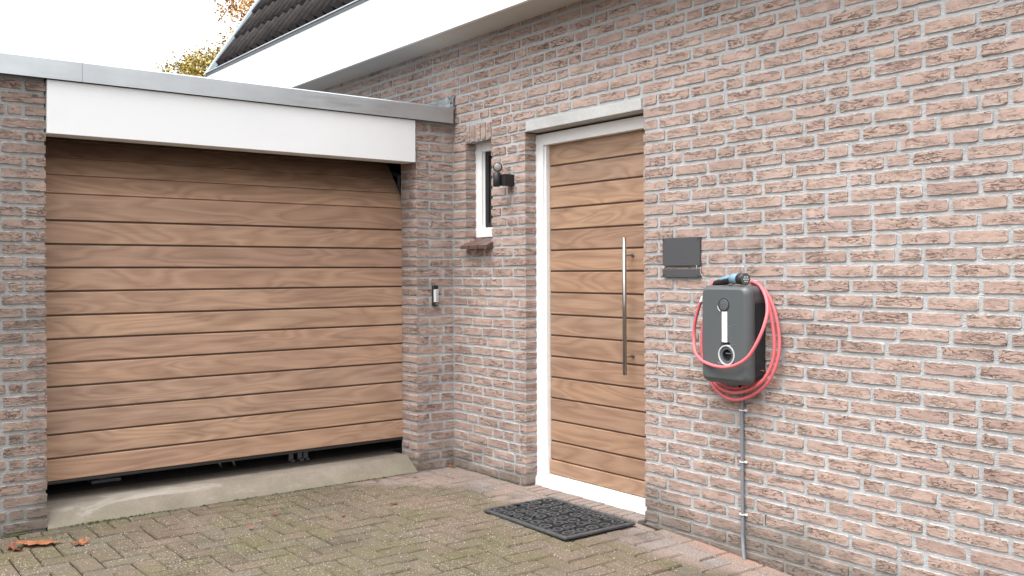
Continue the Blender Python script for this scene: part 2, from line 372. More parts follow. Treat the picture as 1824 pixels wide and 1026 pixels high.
def spline(pts, sub=6):
    pts = [Vector(p) for p in pts]; out = []
    for i in range(len(pts) - 1):
        p0, p1, p2, p3 = pts[max(i - 1, 0)], pts[i], pts[i + 1], pts[min(i + 2, len(pts) - 1)]
        for s in range(sub):
            t = s / sub
            out.append(.5 * ((2 * p1) + (p2 - p0) * t + (2 * p0 - 5 * p1 + 4 * p2 - p3) * t * t + (3 * p1 - p0 - 3 * p2 + p3) * t ** 3))
    out.append(pts[-1]); return out
def rings_loft(bm, rings, cap0=True, cap1=True, smooth=False):
    vs_ = [[bm.verts.new(p) for p in r] for r in rings]
    for a, b in zip(vs_, vs_[1:]):
        n = len(a)
        for k in range(n):
            f = bm.faces.new((a[k], a[(k + 1) % n], b[(k + 1) % n], b[k])); f.smooth = smooth
    if cap0: bm.faces.new(vs_[0][::-1])
    if cap1: bm.faces.new(vs_[-1])
    return vs_
def rrect(x0, x1, z0, z1, r, y, n=5):
    out = []
    for cx, cz, a0 in ((x1 - r, z1 - r, 0), (x0 + r, z1 - r, 90), (x0 + r, z0 + r, 180), (x1 - r, z0 + r, 270)):
        for k in range(n + 1):
            a = math.radians(a0 + 90 * k / n); out.append((cx + r * math.cos(a), y, cz + r * math.sin(a)))
    return out
def thing(name, label, cat, loc=(0, 0, 0), group=None, me=None, mat=None):
    o = link(name, me, None, mat); o.location = loc; tag(o, label, cat, group); return o
def tag(o, label, cat, group=None):
    o['label'] = label; o['category'] = cat
    if group: o['group'] = group
    return o
def structure(o): o['kind'] = 'structure'; return o

# ------------------------------------------------------------ ground
def gz(x, y=0):
    t = max(0.0, x - 1.55)
    return -0.062 * t * t / (t + .25) if t < 1.8 else -0.062 * 1.8 * 1.8 / 2.05
structure(bm_obj('ground', (lambda b: (box(b, -400, 400, -400, 400, -.9, -.30), b)[1])(bmesh.new()), M_SOIL))
b = bmesh.new()
xs = [-.6 + .25 * i for i in range(36)]
gv = [[b.verts.new((x, y, gz(x) - .013)) for y in (-9.5, -4, 0, .1)] for x in xs]
for i in range(len(xs) - 1):
    for j in range(3): b.faces.new((gv[i][j], gv[i + 1][j], gv[i + 1][j + 1], gv[i][j + 1]))
pavement = structure(bm_obj('pavement', b, M_SOIL))
# paver meshes (top at z 0)
def paver_mesh(L, W, seed):
    rr = random.Random(seed); j = lambda a: rr.uniform(-a, a)
    def ring(ins, z, jt):
        pts = [(0, 0), (L / 2, 0), (L, 0), (L, W / 2), (L, W), (L / 2, W), (0, W), (0, W / 2)]
        return [(min(max(x, ins), L - ins) + j(jt), min(max(y, ins), W - ins) + j(jt), z) for x, y in pts]
    t = bmesh.new(); rings_loft(t, [ring(0, -.06, 0), ring(0.001, -.007, .0012), ring(.006, j(.0008), .0016)])
    me = bpy.data.meshes.new('paver'); bmesh.ops.recalc_face_normals(t, faces=t.faces); t.to_mesh(me); t.free(); me.materials.append(M_PAVER); return me
PW = .104
PAV = [paver_mesh(.2045, .1005, i) for i in range(8)]
placed = []      # (x0,x1,y0,y1,z,vert)
N = 64
ox, oy = .012, -.109
for a in range(-3, 62):
    for c_ in range(-3, 46):
        r4 = (a - c_) % 4
        x = ox + a * PW; y = oy - c_ * PW
        if r4 == 0: rc = [x, x + 2 * PW, y - PW, y, 0]
        elif r4 == 3: rc = [x, x + PW, y - 2 * PW, y, 1]
        else: continue
        rc[3] = min(rc[3], oy); rc[0] = max(rc[0], -.03 if rc[3] > -.33 else .030)
        if rc[1] - rc[0] < .03 or rc[3] - rc[2] < .03 or rc[2] < -4.7 or rc[1] > 6.2: continue
        placed.append(rc)
x = .012
while x < 6.2:                      # border course along the house wall
    if x < .75 or x > 1.76: placed.append([x, x + 2 * PW, oy, oy + PW, 0])
    elif x < 1.76: placed.append([x, x + 2 * PW, oy, -.052, 0])
    x += 2 * PW
items = []
for x0, x1, y0, y1, vert in placed:
    z = gz((x0 + x1) / 2) + U(-.003, .003) + .008 * max(0, 0) 
    d = mnoise.noise(Vector((x0 * 1.3, y0 * 1.3, 0))) * .006
    items.append((x0, x1, y0, y1, vert, z + d))
x = .78
while x < 1.735:                    # brick-on-edge strip under the door frame
    items.append((x, x + .0605, -.052, .074, 2, U(.000, .004) + .002)); x += .0605
def paver_matrix(it):
    x0, x1, y0, y1, vert, z = it; gp = .0062
    if vert == 0:
        m = Matrix.Translation((x0 + gp / 2, y0 + gp / 2, z)) @ Matrix.Diagonal(((x1 - x0 - gp) / .2045, (y1 - y0 - gp) / .1005, 1, 1))
    else:
        m = Matrix.Translation((x1 - gp / 2, y0 + gp / 2, z)) @ Matrix.Rotation(math.pi / 2, 4, 'Z') @ Matrix.Diagonal(((y1 - y0 - gp) / .2045, (x1 - x0 - gp) / .1005, 1, 1))
    slope = (gz((x0 + x1) / 2 + .05) - gz((x0 + x1) / 2 - .05)) / .1
    return m @ Matrix.Identity(4), slope
def join_pieces(name, lst, parent, mat):
    vs2, fs, bv = [], [], []
    for me, m in lst:
        o = len(vs2); q = R()
        vs2 += [tuple(m @ v.co) for v in me.vertices]; bv += [q] * len(me.vertices)
        fs += [tuple(i + o for i in p.vertices) for p in me.polygons]
    me = bpy.data.meshes.new(name); me.from_pydata(vs2, [], fs); me.materials.append(mat)
    if len(lst[0][0].uv_layers):
        for nm in ('e1', 'e2'):
            vals = []
            for m0, _ in lst:
                a = [0.0] * (2 * len(m0.loops)); m0.uv_layers[nm].data.foreach_get('uv', a); vals += a
            me.uv_layers.new(name=nm).data.foreach_set('uv', vals)
    at = me.attributes.new('bv', 'FLOAT', 'POINT'); at.data.foreach_set('value', bv)
    o = link(name, me, parent); o['kind'] = 'stuff'; return o
def tiltm(s): return Matrix.Rotation(-math.atan(s), 4, 'Y') @ Matrix.Rotation(U(-.006, .006), 4, 'X') @ Matrix.Rotation(U(-.006, .006), 4, 'Y')
rank = sorted(items, key=lambda it: -seen_area([(it[0], it[2], it[5]), (it[1], it[2], it[5]), (it[0], it[3], it[5]), (it[1], it[3], it[5])]))
rest = []
for i, it in enumerate(rank):
    m, s = paver_matrix(it); cen = Vector(((it[0] + it[1]) / 2, (it[2] + it[3]) / 2, it[5]))
    m = Matrix.Translation(cen) @ tiltm(s) @ Matrix.Translation(-cen) @ m
    me = random.choice(PAV)
    if i < 299:
        o = link('paver', me, pavement); o.matrix_world = m
    else: rest.append((me, m))
join_pieces('paving', rest, pavement, M_PAVER)

# ------------------------------------------------------------ bricks
CO, BH, JT = .0625, .0436, .0185
LS, LH = .197, .092
def brick_mesh(L, seed, H=BH, deep=False):
    rr = random.Random(seed * 13 + 5); j = lambda a: rr.uniform(-a, a)
    nb = 6 if L > .14 else 4; c_ = .0045
    base = [(c_ + (L - 2 * c_) * i / (nb - 1), 0) for i in range(nb)] + [(L, c_), (L, H - c_)] + [(L - c_ - (L - 2 * c_) * i / (nb - 1), H) for i in range(nb)] + [(0, H - c_), (0, c_)]
    jit = [(j(.0012), j(.0017)) for _ in base]
    ring = lambda y, out: [(x + a + (out if x > L / 2 else -out), y, z + q + (out if z > H / 2 else -out)) for (x, z), (a, q) in zip(base, jit)]
    t = bmesh.new(); rings_loft(t, [ring(.09, .0004), ring(-.003, 0)] if deep else [ring(.007, .0022), ring(-.003, -.0004)], cap0=False)
    u1, u2 = t.loops.layers.uv.new('e1'), t.loops.layers.uv.new('e2')
    for f in t.faces:
        side = deep and len(f.verts) == 4
        for lp in f.loops:
            c3 = lp.vert.co
            if side: lp[u1].uv = lp[u2].uv = (.03, .03); continue
            lp[u1].uv = (c3.x, c3.z); lp[u2].uv = (L - c3.x, H - c3.z)
    me = bpy.data.meshes.new('brick'); bmesh.ops.recalc_face_normals(t, faces=t.faces); t.to_mesh(me); t.free(); return me
BS = [brick_mesh(LS, i) for i in range(12)]; BHd = [brick_mesh(LH, i + 50) for i in range(8)]
BSD = [brick_mesh(LS, i + 100, deep=True) for i in range(6)]; BHD = [brick_mesh(LH, i + 130, deep=True) for i in range(6)]
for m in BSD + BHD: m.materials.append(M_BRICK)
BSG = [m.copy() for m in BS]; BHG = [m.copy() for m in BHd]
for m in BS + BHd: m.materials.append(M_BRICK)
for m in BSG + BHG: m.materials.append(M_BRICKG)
def brick_row(x0, x1, prev, holes, prev2=()):
    """laid left to right in a wild bond, joints kept clear of the row below; holes = blocked intervals"""
    spans = []; cur = x0
    for h0, h1 in sorted(holes):
        if h1 <= x0 or h0 >= x1: continue
        if h0 > cur: spans.append((cur, h0))
        cur = max(cur, h1)
    if cur < x1: spans.append((cur, x1))
    out = []
    for a, e in spans:
        x = a; first = True; run = 0
        while x < e - .02:
            cand = [LS, LS, LS, LH] if not first else random.choice(([LS, LH], [LH, LS], [.145, LS]))
            random.shuffle(cand)
            if run >= 3: cand = [LH] + cand
            best, pick = -9, LS
            for L in sorted(set(cand)):
                jx = x + L + JT / 2
                d1 = min([abs(jx - p) for p in prev] or [1]); d2 = min([abs(jx - p) for p in prev2] or [1])
                sc_ = min(d1, .05) * 30 + min(d2, .035) * 22 + (.32 if L == LS and run < 3 else 0) + (-.6 if L == LH and run == 0 and not first else 0) + U(0, .7) - (4 if d1 < .03 else 0)
                if sc_ > best: best, pick = sc_, L
            run = 0 if pick == LH else run + 1
            if x + pick > e - .03 or e - (x + pick) < .045: pick = e - x
            if pick > .245:
                out.append((x, x + pick * .52 - JT / 2)); out.append((x + pick * .52 + JT / 2, e)); x = e; break
            out.append((x, x + pick)); x += pick + JT + U(-.0015, .002); first = False
    return out
def brick_matrix(frame, x0, x1, z, me_len, depth=.09, h=BH):
    loc = Matrix.Translation((x0, U(-.0018, .0014), z + U(-.0012, .0012)))
    rot = Matrix.Rotation(U(-.005, .005), 4, 'Y') @ Matrix.Rotation(U(-.008, .008), 4, 'Z')
    return frame @ loc @ rot @ Matrix.Diagonal(((x1 - x0) / me_len, depth / .09, h / BH, 1))
def pick_mesh(L, weathered=False, deep=False):
    if deep: return (random.choice(BSD), LS) if L > .14 else (random.choice(BHD), LH)
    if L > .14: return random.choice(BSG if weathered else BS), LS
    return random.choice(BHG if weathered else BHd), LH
def emit_bricks(lst, parent, limit, mat, stuff_name='brickwork'):
    lst = sorted(lst, key=lambda it: -it[2]); rest_ = []
    for i, (me, m, area) in enumerate(lst):
        if i < limit: o = link('brick', me, parent); o.matrix_world = m
        else: rest_.append((me, m))
    if rest_: join_pieces(stuff_name, rest_, parent, mat)
def area_of(frame, x0, x1, z):
    return seen_area([frame @ Vector(p) for p in ((x0, 0, z), (x1, 0, z), (x0, 0, z + BH), (x1, 0, z + BH))])

# ------------------------------------------------------------ HOUSE
DX0, DX1, DZ1 = .771, 1.751, 2.112
WX0, WX1, WZ0, WZ1 = .150, .431, 1.503, 2.119
TOPZ = 2.78; XE = 5.6
house = thing('brick_house', 'pink brown brick house with white eaves board, wooden front door and steep dark tiled roof', 'house')
b = bmesh.new(); mo = .0016; e_ = .006
ylo, yhi = mo, .11
box(b, XE - .0, DX1 + e_, ylo, yhi, -.5, TOPZ)
box(b, WX1 + e_, DX0 - e_, ylo, yhi, -.5, DZ1)
box(b, -.1, WX0 - e_, ylo, yhi, -.5, DZ1)
box(b, WX0 - e_, WX1 + e_, ylo, yhi, -.5, WZ0 - .03)
box(b, -.1, DX1 + e_, ylo, yhi, DZ1 + .004, TOPZ)
box(b, -3.75, -.1, ylo, yhi, 2.1, TOPZ)
box(b, DX0 - e_, DX1 + e_, ylo + .003, yhi, -.5, -.02)
wall = bm_obj('wall', b, M_MORTAR, house)
I4 = Matrix.Identity(4); prev = []; prev2 = []; lst = []
weep = [(.484, 2), (2.504, 2), (1.332, 44), (.036, 39), (-.9, 39)]
for k in range(-4, 45):
    z = .008 + CO * k
    holes = []
    if z + BH > -.03 and z < DZ1 - .02: holes.append((DX0, DX1))
    if abs(z - 2.133) < .02: holes.append((.782 - .008, 1.741 + .008))
    if z + BH > WZ0 - .01 and z < WZ1 - .01: holes.append((WX0, WX1))
    if 1.44 < z < 1.50: holes.append((WX0 + .04, WX1 - .002))
    if WZ1 - .005 < z < WZ1 + .11: holes.append((WX0 - .006, WX1 + .006))
    row = brick_row(.009 if k < 36 else -3.7, XE, prev, holes, prev2)
    prev2 = prev; prev = [r[1] + JT / 2 for r in row]
    for x0, x1 in row:
        dep = .1
        me, ml = pick_mesh(x1 - x0, deep=any(abs(q - x0) < .012 or abs(q - x1) < .012 for h in holes for q in h))
        m = brick_matrix(I4, x0, x1, z, ml, dep)
        lst.append((me, m, area_of(I4, x0, x1, z)))
# soldier course over the little window, one brick cut back by the next course
n = 5; pitch = (WX1 - WX0 + .012) / n
for i in range(n):
    me = random.choice(BHD); xx = WX0 - .006 + i * pitch + .006
    m = Matrix.Translation((xx + pitch - .014, -.0015 + U(-.001, .001), WZ1 + .004 + U(-.003, .003))) @ Matrix.Rotation(-math.pi / 2 + U(-.02, .02), 4, 'Y') @ Matrix.Diagonal((.104 / LH, 1.05, (pitch - .013) / BH, 1))
    lst.append((me, m, 900))
emit_bricks(lst, wall, 299, M_BRICK)
b = bmesh.new()      # open perpend joints (dark weep slots)
for xw, k in weep: box(b, xw - .004, xw + .004, -.0015, .02, .010 + CO * k, .010 + CO * k + BH)
bm_obj('weep_slot', b, M_DARKIN, wall)
b = bmesh.new(); box(b, -3.7, DX0 - .1, .112, .3, -.5, TOPZ); box(b, DX1 + .14, XE, .112, .3, -.5, TOPZ); box(b, DX0 - .1, DX1 + .14, .2, .3, -.5, TOPZ)
box(b, -3.72, -3.62, .3, 7, -.5, 2.75); box(b, XE - .1, XE, .3, 7, -.5, 2.75)
bm_obj('inner_wall', b, M_DARKIN, house)
# lintel
b = bmesh.new(); box(b, .782, 1.741, -.010, .115, 2.115, 2.176, .003)
bm_obj('lintel', b, M_LINTEL, house)
# front door
b = bmesh.new(); box(b, .84, 1.76, .128, .165, .06, 2.05)
door = bm_obj('front_door', b, M_GROOVE, house)
gzs = [2.040, 1.911, 1.787, 1.658, 1.530, 1.408, 1.284, 1.158, 1.027, .903, .778, .654, .530, .398, .274, .163]
for i in range(15):
    b = bmesh.new(); box(b, .85, 1.752, .120, .135, gzs[i + 1] + .0050, gzs[i] - .0050, .0032, 2)
    bm_obj('plank', b, M_DWOOD, door)
b = bmesh.new(); box(b, .853, 1.748, .110, .135, .079, .160, .004, 2); bm_obj('plank', b, M_DWOOD, door)['label'] = 'lighter bottom plank of the door'
b = bmesh.new()
box(b, .763, .836, .080, .150, .001, 2.103, .003); box(b, .8355, .849, .094, .150, .078, 2.036, .002)
box(b, 1.700 + .042, 1.80, .080, .150, .001, 2.103, .003)
box(b, .8365, 1.7415, .0795, .150, 2.036, 2.1035, .003)
bm_obj('door_frame', b, M_WHITEF, door)
t = bmesh.new()
prof = [(.066, .002), (.066, .040), (.098, .074), (.150, .076), (.150, .002)]
rings_loft(t, [[(xx, p[0], p[1]) for p in prof] for xx in (.764, 1.799)])
bm_obj('door_sill', t, M_WHITEF, door)
b = bmesh.new()
tube(b, [(1.548, .055, .727), (1.548, .055, 1.463)], .0108, 16)
for zz in (.824, 1.368): tube(b, [(1.548, .055, zz), (1.548, .121, zz)], .0055, 10); tube(b, [(1.548, .117, zz), (1.548, .1205, zz)], .011, 14)
bm_obj('pull_handle', b, M_STEEL, door)
b = bmesh.new()
for i in range(16):
    p = Vector((1.66 + U(-.03, .03), .085 + U(0, .03), 2.035)); q = [p + Vector((U(-.03, .04), U(-.01, .01), -U(0, .022))) * s for s in (0, .5, 1)]
    tube(b, q, .0006, 3)
wisp = bm_obj('dried_wisps', b, M_LEAFB, None); tag(wisp, 'tuft of dry wisps caught under the white head of the door frame', 'dry wisps')
b = bmesh.new(); box(b, 1.728, 1.745, .088, .118, 1.345, 1.415, .002); tube(b, [(1.735, .118, 1.38), (1.735, .080, 1.38)], .006, 10)
bm_obj('lock_plate', b, M_BLACK, door)
# little window
win = bm_obj('window', (lambda b: (box(b, .136, .214, .078, .130, 1.506, 2.119, .003), box(b, .2145, .46, .079, .130, 1.5065, 1.568, .003),
     box(b, .2145, .46, .079, .130, 2.060, 2.1185, .003), box(b, .2142, .226, .094, .131, 1.5675, 2.0605, .001), b)[4])(bmesh.new()), M_WHITEF, house)
b = bmesh.new(); box(b, .2262, .262, .100, .128, 1.5685, 2.0595, .002); box(b, .262, .46, .101, .128, 1.5685, 1.600, .002); box(b, .262, .46, .101, .128, 2.035, 2.0595, .002)
bm_obj('casement', b, M_BLACK, win)
b = bmesh.new(); box(b, .255, .47, .118, .124, 1.59, 2.045); bm_obj('pane', b, M_GLASS, win)
b = bmesh.new(); tube(b, [(.285, .112, 1.93), (.285, .112, 1.99)], .004, 6); tube(b, [(.30, .110, 1.66), (.30, .110, 1.62), (.33, .108, 1.60)], .003, 6); bm_obj('catch', b, M_STEEL, win)
for i in range(3):
    x0 = .160 + i * .098; t = bmesh.new()
    prof = [(-.055, 1.428), (-.055, 1.449), (-.048, 1.453), (.079, 1.503), (.079, 1.47)]
    rings_loft(t, [[(xx, p[0], p[1] + U(-.001, .001)) for p in prof] for xx in (x0, x0 + .0905)])
    bm_obj('sill_tile', t, M_SILL, win)
# eaves
FX0 = -3.867
b = bmesh.new(); box(b, FX0, XE + .1, -.26, -.235, 2.777, 3.215, .002); fascia = bm_obj('fascia', b, M_WHITE, house)
b = bmesh.new(); box(b, FX0, FX0 + .022, -.234, 3.0, 2.30, 3.215); bm_obj('gable_board', b, M_WHITE, house)
b = bmesh.new(); box(b, FX0 + .03, XE + .1, -.234, .004, 2.782, 2.80); bm_obj('soffit', b, M_SOFFIT, house)
b = bmesh.new()
for xj in (-2.35, -.48, 1.4, 3.3): box(b, xj - .0015, xj + .0015, -.2608, -.25, 2.785, 3.21)
bm_obj('board_joint', b, M_PRINT, fascia)
SL = math.radians(56.5); rd = Vector((0, math.cos(SL), math.sin(SL))); rn = Vector((0, -math.sin(SL), math.cos(SL)))
E0 = Vector((0, -.232, 3.205))
b = bmesh.new()
def rp(x, s, h): return Vector((x, 0, 0)) + E0 + rd * s + rn * h
rings_loft(b, [[rp(x, 0, -.02), rp(x, 4.5, -.02), rp(x, 4.5, -.12), rp(x, 0.03, -.12)] for x in (FX0 + .03, XE + .1)])
roof = bm_obj('roof', b, M_DARKIN, house)
b = bmesh.new(); box(b, FX0 - .012, XE + .1, -.272, -.20, 3.2155, 3.226, .002); bm_obj('gutter_lip', b, M_ALU, roof)
b = bmesh.new(); box(b, FX0 - .012, XE + .1, -.2655, -.24, 3.190, 3.215, .001); bm_obj('drip_edge', b, M_DARKMET, roof)
b = bmesh.new()
rings_loft(b, [[rp(x, -.02, -.1), rp(x, 4.5, -.1), rp(x, 4.5, hh), rp(x, -.02, hh)] for x, hh in ((FX0 - .002, .03), (-3.665, .03))])
bm_obj('verge_trim', b, M_BLUEG, roof)
b = bmesh.new(); rings_loft(b, [[rp(x, -.025, .0), rp(x, 4.5, .0), rp(x, 4.5, .045), rp(x, -.025, .045)] for x in (FX0 - .014, FX0 - .0025)])
bm_obj('verge_edge', b, M_WHITE, roof)
# pantiles
TW, TE = .158, .325
def tile_mesh(seed):
    rr = random.Random(seed); t = bmesh.new(); n = 10
    prof = []
    for i in range(n + 1):
        u = i / n; a = u * TW * 1.1
        hgt = .068 * math.exp(-((u - .32) / .15) ** 2) + .004 * math.cos(u * 6) + .004
        prof.append((a, hgt))
    top = [[t.verts.new((a, s, hh + lift + rr.uniform(-.0008, .0008))) for a, hh in prof] for s, lift in ((0, .017), (TE * 1.12, .0))]
    bot = [[t.verts.new((a, s, hh + lift - .013)) for a, hh in prof] for s, lift in ((0, .017), (TE * 1.12, .0))]
    for i in range(n):
        f = t.faces.new((top[0][i], top[0][i + 1], top[1][i + 1], top[1][i])); f.smooth = True
        t.faces.new((bot[0][i + 1], bot[0][i], bot[1][i], bot[1][i + 1]))
        t.faces.new((bot[0][i], bot[0][i + 1], top[0][i + 1], top[0][i]))
    t.faces.new((bot[0][0], top[0][0], top[1][0], bot[1][0])); t.faces.new((top[0][n], bot[0][n], bot[1][n], top[1][n]))
    me = bpy.data.meshes.new('roof_tile'); t.to_mesh(me); t.free(); me.materials.append(M_TILE); return me
TM = [tile_mesh(i) for i in range(5)]
RF = Matrix((Vector((1, 0, 0)), rd, rn)).transposed().to_4x4(); RF.translation = E0
rest = []
for rr_ in range(0, 13):
    for cc in range(58):
        x = -3.655 + cc * TW
        if x > XE: break
        s = .045 + rr_ * TE
        m = RF @ Matrix.Translation((x + U(-.003, .003), s + U(-.006, .006), -.014 + U(-.001, .001))) @ Matrix.Rotation(U(-.006, .006), 4, 'Z')
        if rr_ < 5 and cc < 26: o = link('roof_tile', random.choice(TM), roof); o.matrix_world = m
        else: rest.append((random.choice(TM), m))
join_pieces('tiling', rest, roof, M_TILE)
# lead flashing over the garage roof with crumpled end
b = bmesh.new(); nx, nz = 60, 6; gvv = []
for i in range(nx + 1):
    x = -1.2 + 1.235 * i / nx; cr = max(0, (x + .10) / .135)
    r_ = []
    for j in range(nz + 1):
        v = j / nz; top = 2.452 if x > -.6 else 2.452
        z = 2.345 + (top - 2.345) * v
        w = mnoise.noise(Vector((x * 22, v * 3, 1)))
        y = -.006 - .006 * abs(w) - cr * (.030 * (1 - v) ** .7 * (1 + .6 * mnoise.noise(Vector((x * 40, v * 6, 4)))) )
        z += w * .004 - cr * .05 * (1 - v) - cr * .010 * v - max(0, -x) * .08
        r_.append(b.verts.new((x, y, z)))
    gvv.append(r_)
for i in range(nx):
    for j in range(nz): b.faces.new((gvv[i][j], gvv[i + 1][j], gvv[i + 1][j + 1], gvv[i][j + 1])).smooth = False
t = bmesh.new(); bmesh.ops.create_icosphere(t, subdivisions=4, radius=1)
for v in t.verts:
    q = 1 + .38 * abs(mnoise.noise(v.co * 2.1 + Vector((3, 1, 2)))) - .35 * abs(mnoise.noise(v.co * 4.3))
    v.co = Vector((.004 + v.co.x * .034 * q, -.022 + v.co.y * .026 * q, 2.385 + v.co.z * .056 * q - .02 * v.co.x))
merge(b, t)
fl = bm_obj('lead_flashing', b, M_LEAD, house); md = fl.modifiers.new('t', 'SOLIDIFY'); md.thickness = .003

# ------------------------------------------------------------ GARAGE
garage = thing('garage', 'low flat roofed brick garage with wood look door raised a hand above its threshold', 'garage')
PY0, PY1 = -2.465, -.291         # door opening along y
GX = -.175
FR = Matrix.Rotation(math.pi / 2, 4, 'Z')      # local x -> world y, local y -> world -x
def pier(y0, y1, jamb_at, ztop, weathered, k0=-2, z_short=None):
    b = bmesh.new()
    ja, jb = (y0 + (e_ if jamb_at == 0 else 0), y1 - (e_ if jamb_at == 1 else 0))
    box(b, -.19, -mo, ja, jb + (.05 if jamb_at == 0 else 0), -.4, ztop)
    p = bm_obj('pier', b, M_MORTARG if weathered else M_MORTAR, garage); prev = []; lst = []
    k = k0
    while True:
        z = .008 + CO * k
        if z + BH > ztop + .02: break
        row = []
        if jamb_at == 1: row = brick_row(-y1, -y0, [], []) if False else None
        # lay from the jamb outwards so that corner bricks alternate header and stretcher
        L0 = LS if (k % 2 == 0) else LH
        if weathered: L0 = [.152, .098][k % 2] if False else [LS, LH][k % 2]
        seq = []; x = 0; tot = y1 - y0; first = True
        while x < tot - .02:
            if first: L = L0
            else: L = LS if R() < .72 else LH
            if (x + L > tot - .03) or tot - (x + L) < .045: L = tot - x
            if L > .24: seq.append((x, x + L * .5 - JT / 2)); seq.append((x + L * .5 + JT / 2, tot)); break
            if prev and not first and any(abs(x + L + JT / 2 - q) < .03 for q in prev): L = max(.06, L - .05) if x + L < tot - .05 else L
            seq.append((x, x + L)); x += L + JT; first = False
        prev = [s[1] + JT / 2 for s in seq]
        for i, (a, e) in enumerate(seq):
            a2, e2 = (y1 - e, y1 - a) if jamb_at == 1 else (y0 + a, y0 + e)
            me, ml = pick_mesh(e2 - a2, weathered, deep=(i == 0 and jamb_at == 0))
            dep = .09
            if i == 0: dep = .172 if k % 2 else .082
            m = brick_matrix(FR, a2, e2, z, ml, dep)
            lst.append((me, m, area_of(FR, a2, e2, z)))
            if i == 0 and k % 2 == 0:        # closer brick behind the corner brick, seen in the reveal
                me, ml = pick_mesh(.09, deep=True)
                w_ = min(.09, e2 - a2); aa, ee = (e2 - w_, e2) if jamb_at == 1 else (a2, a2 + w_)
                m = brick_matrix(FR @ Matrix.Translation((0, .099, 0)), aa, ee, z, ml, .075)
                lst.append((me, m, 40))
        k += 1
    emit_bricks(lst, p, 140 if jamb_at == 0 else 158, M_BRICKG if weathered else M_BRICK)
    return p
# the lintel zone is hidden behind the fascia; right-hand pier meets the house wall
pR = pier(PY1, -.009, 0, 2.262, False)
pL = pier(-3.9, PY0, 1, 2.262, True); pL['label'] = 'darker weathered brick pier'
# garage door: planks, the top section leaning back on its curved track
b = bmesh.new(); box(b, -.215, GX - .013, -2.62, -.215, .197, 1.702); gd = bm_obj('garage_door', b, M_GROOVE, garage)
gg = [.196, .317, .441, .564, .690, .814, .939, 1.063, 1.189, 1.313, 1.436, 1.560, 1.704]
for i in range(12):
    b = bmesh.new(); box(b, GX - .014, GX, -2.62, -.262, gg[i] + .0050, gg[i + 1] - .0050, .0040, 2)
    bm_obj('plank', b, M_GWOOD, gd)
b = bmesh.new(); box(b, GX - .030, GX - .003, -2.62, -.262, .182, .1965, .003); bm_obj('rubber_seal', b, M_BLACK, gd)
th = 0; px, pz = GX, 1.704; 
for i, (a_, hh) in enumerate(((34, .125), (36, .125), (38, .125), (50, .125), (66, .13), (80, .13))):
    a = math.radians(a_); u = Vector((-math.sin(a), 0, math.cos(a))); nn = Vector((math.cos(a), 0, math.sin(a)))
    t = bmesh.new(); box(t, -.014, 0, -2.62, -.262, .0035, hh - .0035, .003, 2)
    m = Matrix((nn, Vector((0, 1, 0)), u)).transposed().to_4x4(); m.translation = Vector((px, 0, pz))
    bmesh.ops.transform(t, matrix=m, verts=t.verts); bm_obj('plank', t, M_GWOOD, gd)
    t = bmesh.new(); box(t, -.04, -.0145, -2.62, -.262, -.002, hh); bmesh.ops.transform(t, matrix=m, verts=t.verts); bm_obj('door_core', t, M_GROOVE, gd)
    px += u.x * hh; pz += u.z * hh
b = bmesh.new()
pts = spline([(-.235, -.235, .15), (-.235, -.235, 1.2), (-.235, -.235, 1.68), (-.30, -.235, 1.85), (-.45, -.235, 1.96), (-1.8, -.235, 2.0)], 6)
tube(b, pts, .014, 6); bm_obj('door_track', b, M_DARKMET, garage)
b = bmesh.new(); box(b, -.10, .030, PY0 + .002, -.309, 1.985, 2.2535, .002); bm_obj('fascia', b, M_WHITE, garage)
# edge trim in lengths with seams
for i, (ya, yb) in enumerate(((-3.9, -2.3025), (-2.3010, -.026))):
    t = bmesh.new()
    prof = [(.045, 2.257), (.045, 2.354), (.040, 2.360), (-.10, 2.372), (-.10, 2.35), (.028, 2.345), (.040, 2.257)]
    rings_loft(t, [[(p[0], yy, p[1]) for p in prof] for yy in (ya, yb)])
    bm_obj('edge_trim', t, M_ALU, garage)
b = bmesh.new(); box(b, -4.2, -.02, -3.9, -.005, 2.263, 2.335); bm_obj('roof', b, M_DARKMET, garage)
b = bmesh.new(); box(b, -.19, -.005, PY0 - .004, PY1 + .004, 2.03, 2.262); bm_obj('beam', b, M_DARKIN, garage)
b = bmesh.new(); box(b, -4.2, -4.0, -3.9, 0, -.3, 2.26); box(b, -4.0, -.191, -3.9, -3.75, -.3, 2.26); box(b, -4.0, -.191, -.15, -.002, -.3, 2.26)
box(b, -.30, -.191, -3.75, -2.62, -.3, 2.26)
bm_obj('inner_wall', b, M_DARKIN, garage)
t = bmesh.new()
ys_ = [PY0 + .001 + (PY1 - PY0 - .002) * i / 14 for i in range(15)]
rings_loft(t, [[(.016 + U(-.004, .004), y, -.05), (.014 + U(-.004, .004), y, .002), (-.046 - .05 * (i / 14) + U(-.003, .003), y, .078 + U(-.002, .002)), (-.08 - .03 * (i / 14), y, .088), (-.36, y, .092), (-.36, y, -.05)] for i, y in enumerate(ys_)])
bm_obj('threshold', t, M_SILLC, garage)
b = bmesh.new(); box(b, -4.0, -.361, -3.75, -.151, -.2, .090); bm_obj('floor', b, M_FLOORC, garage)
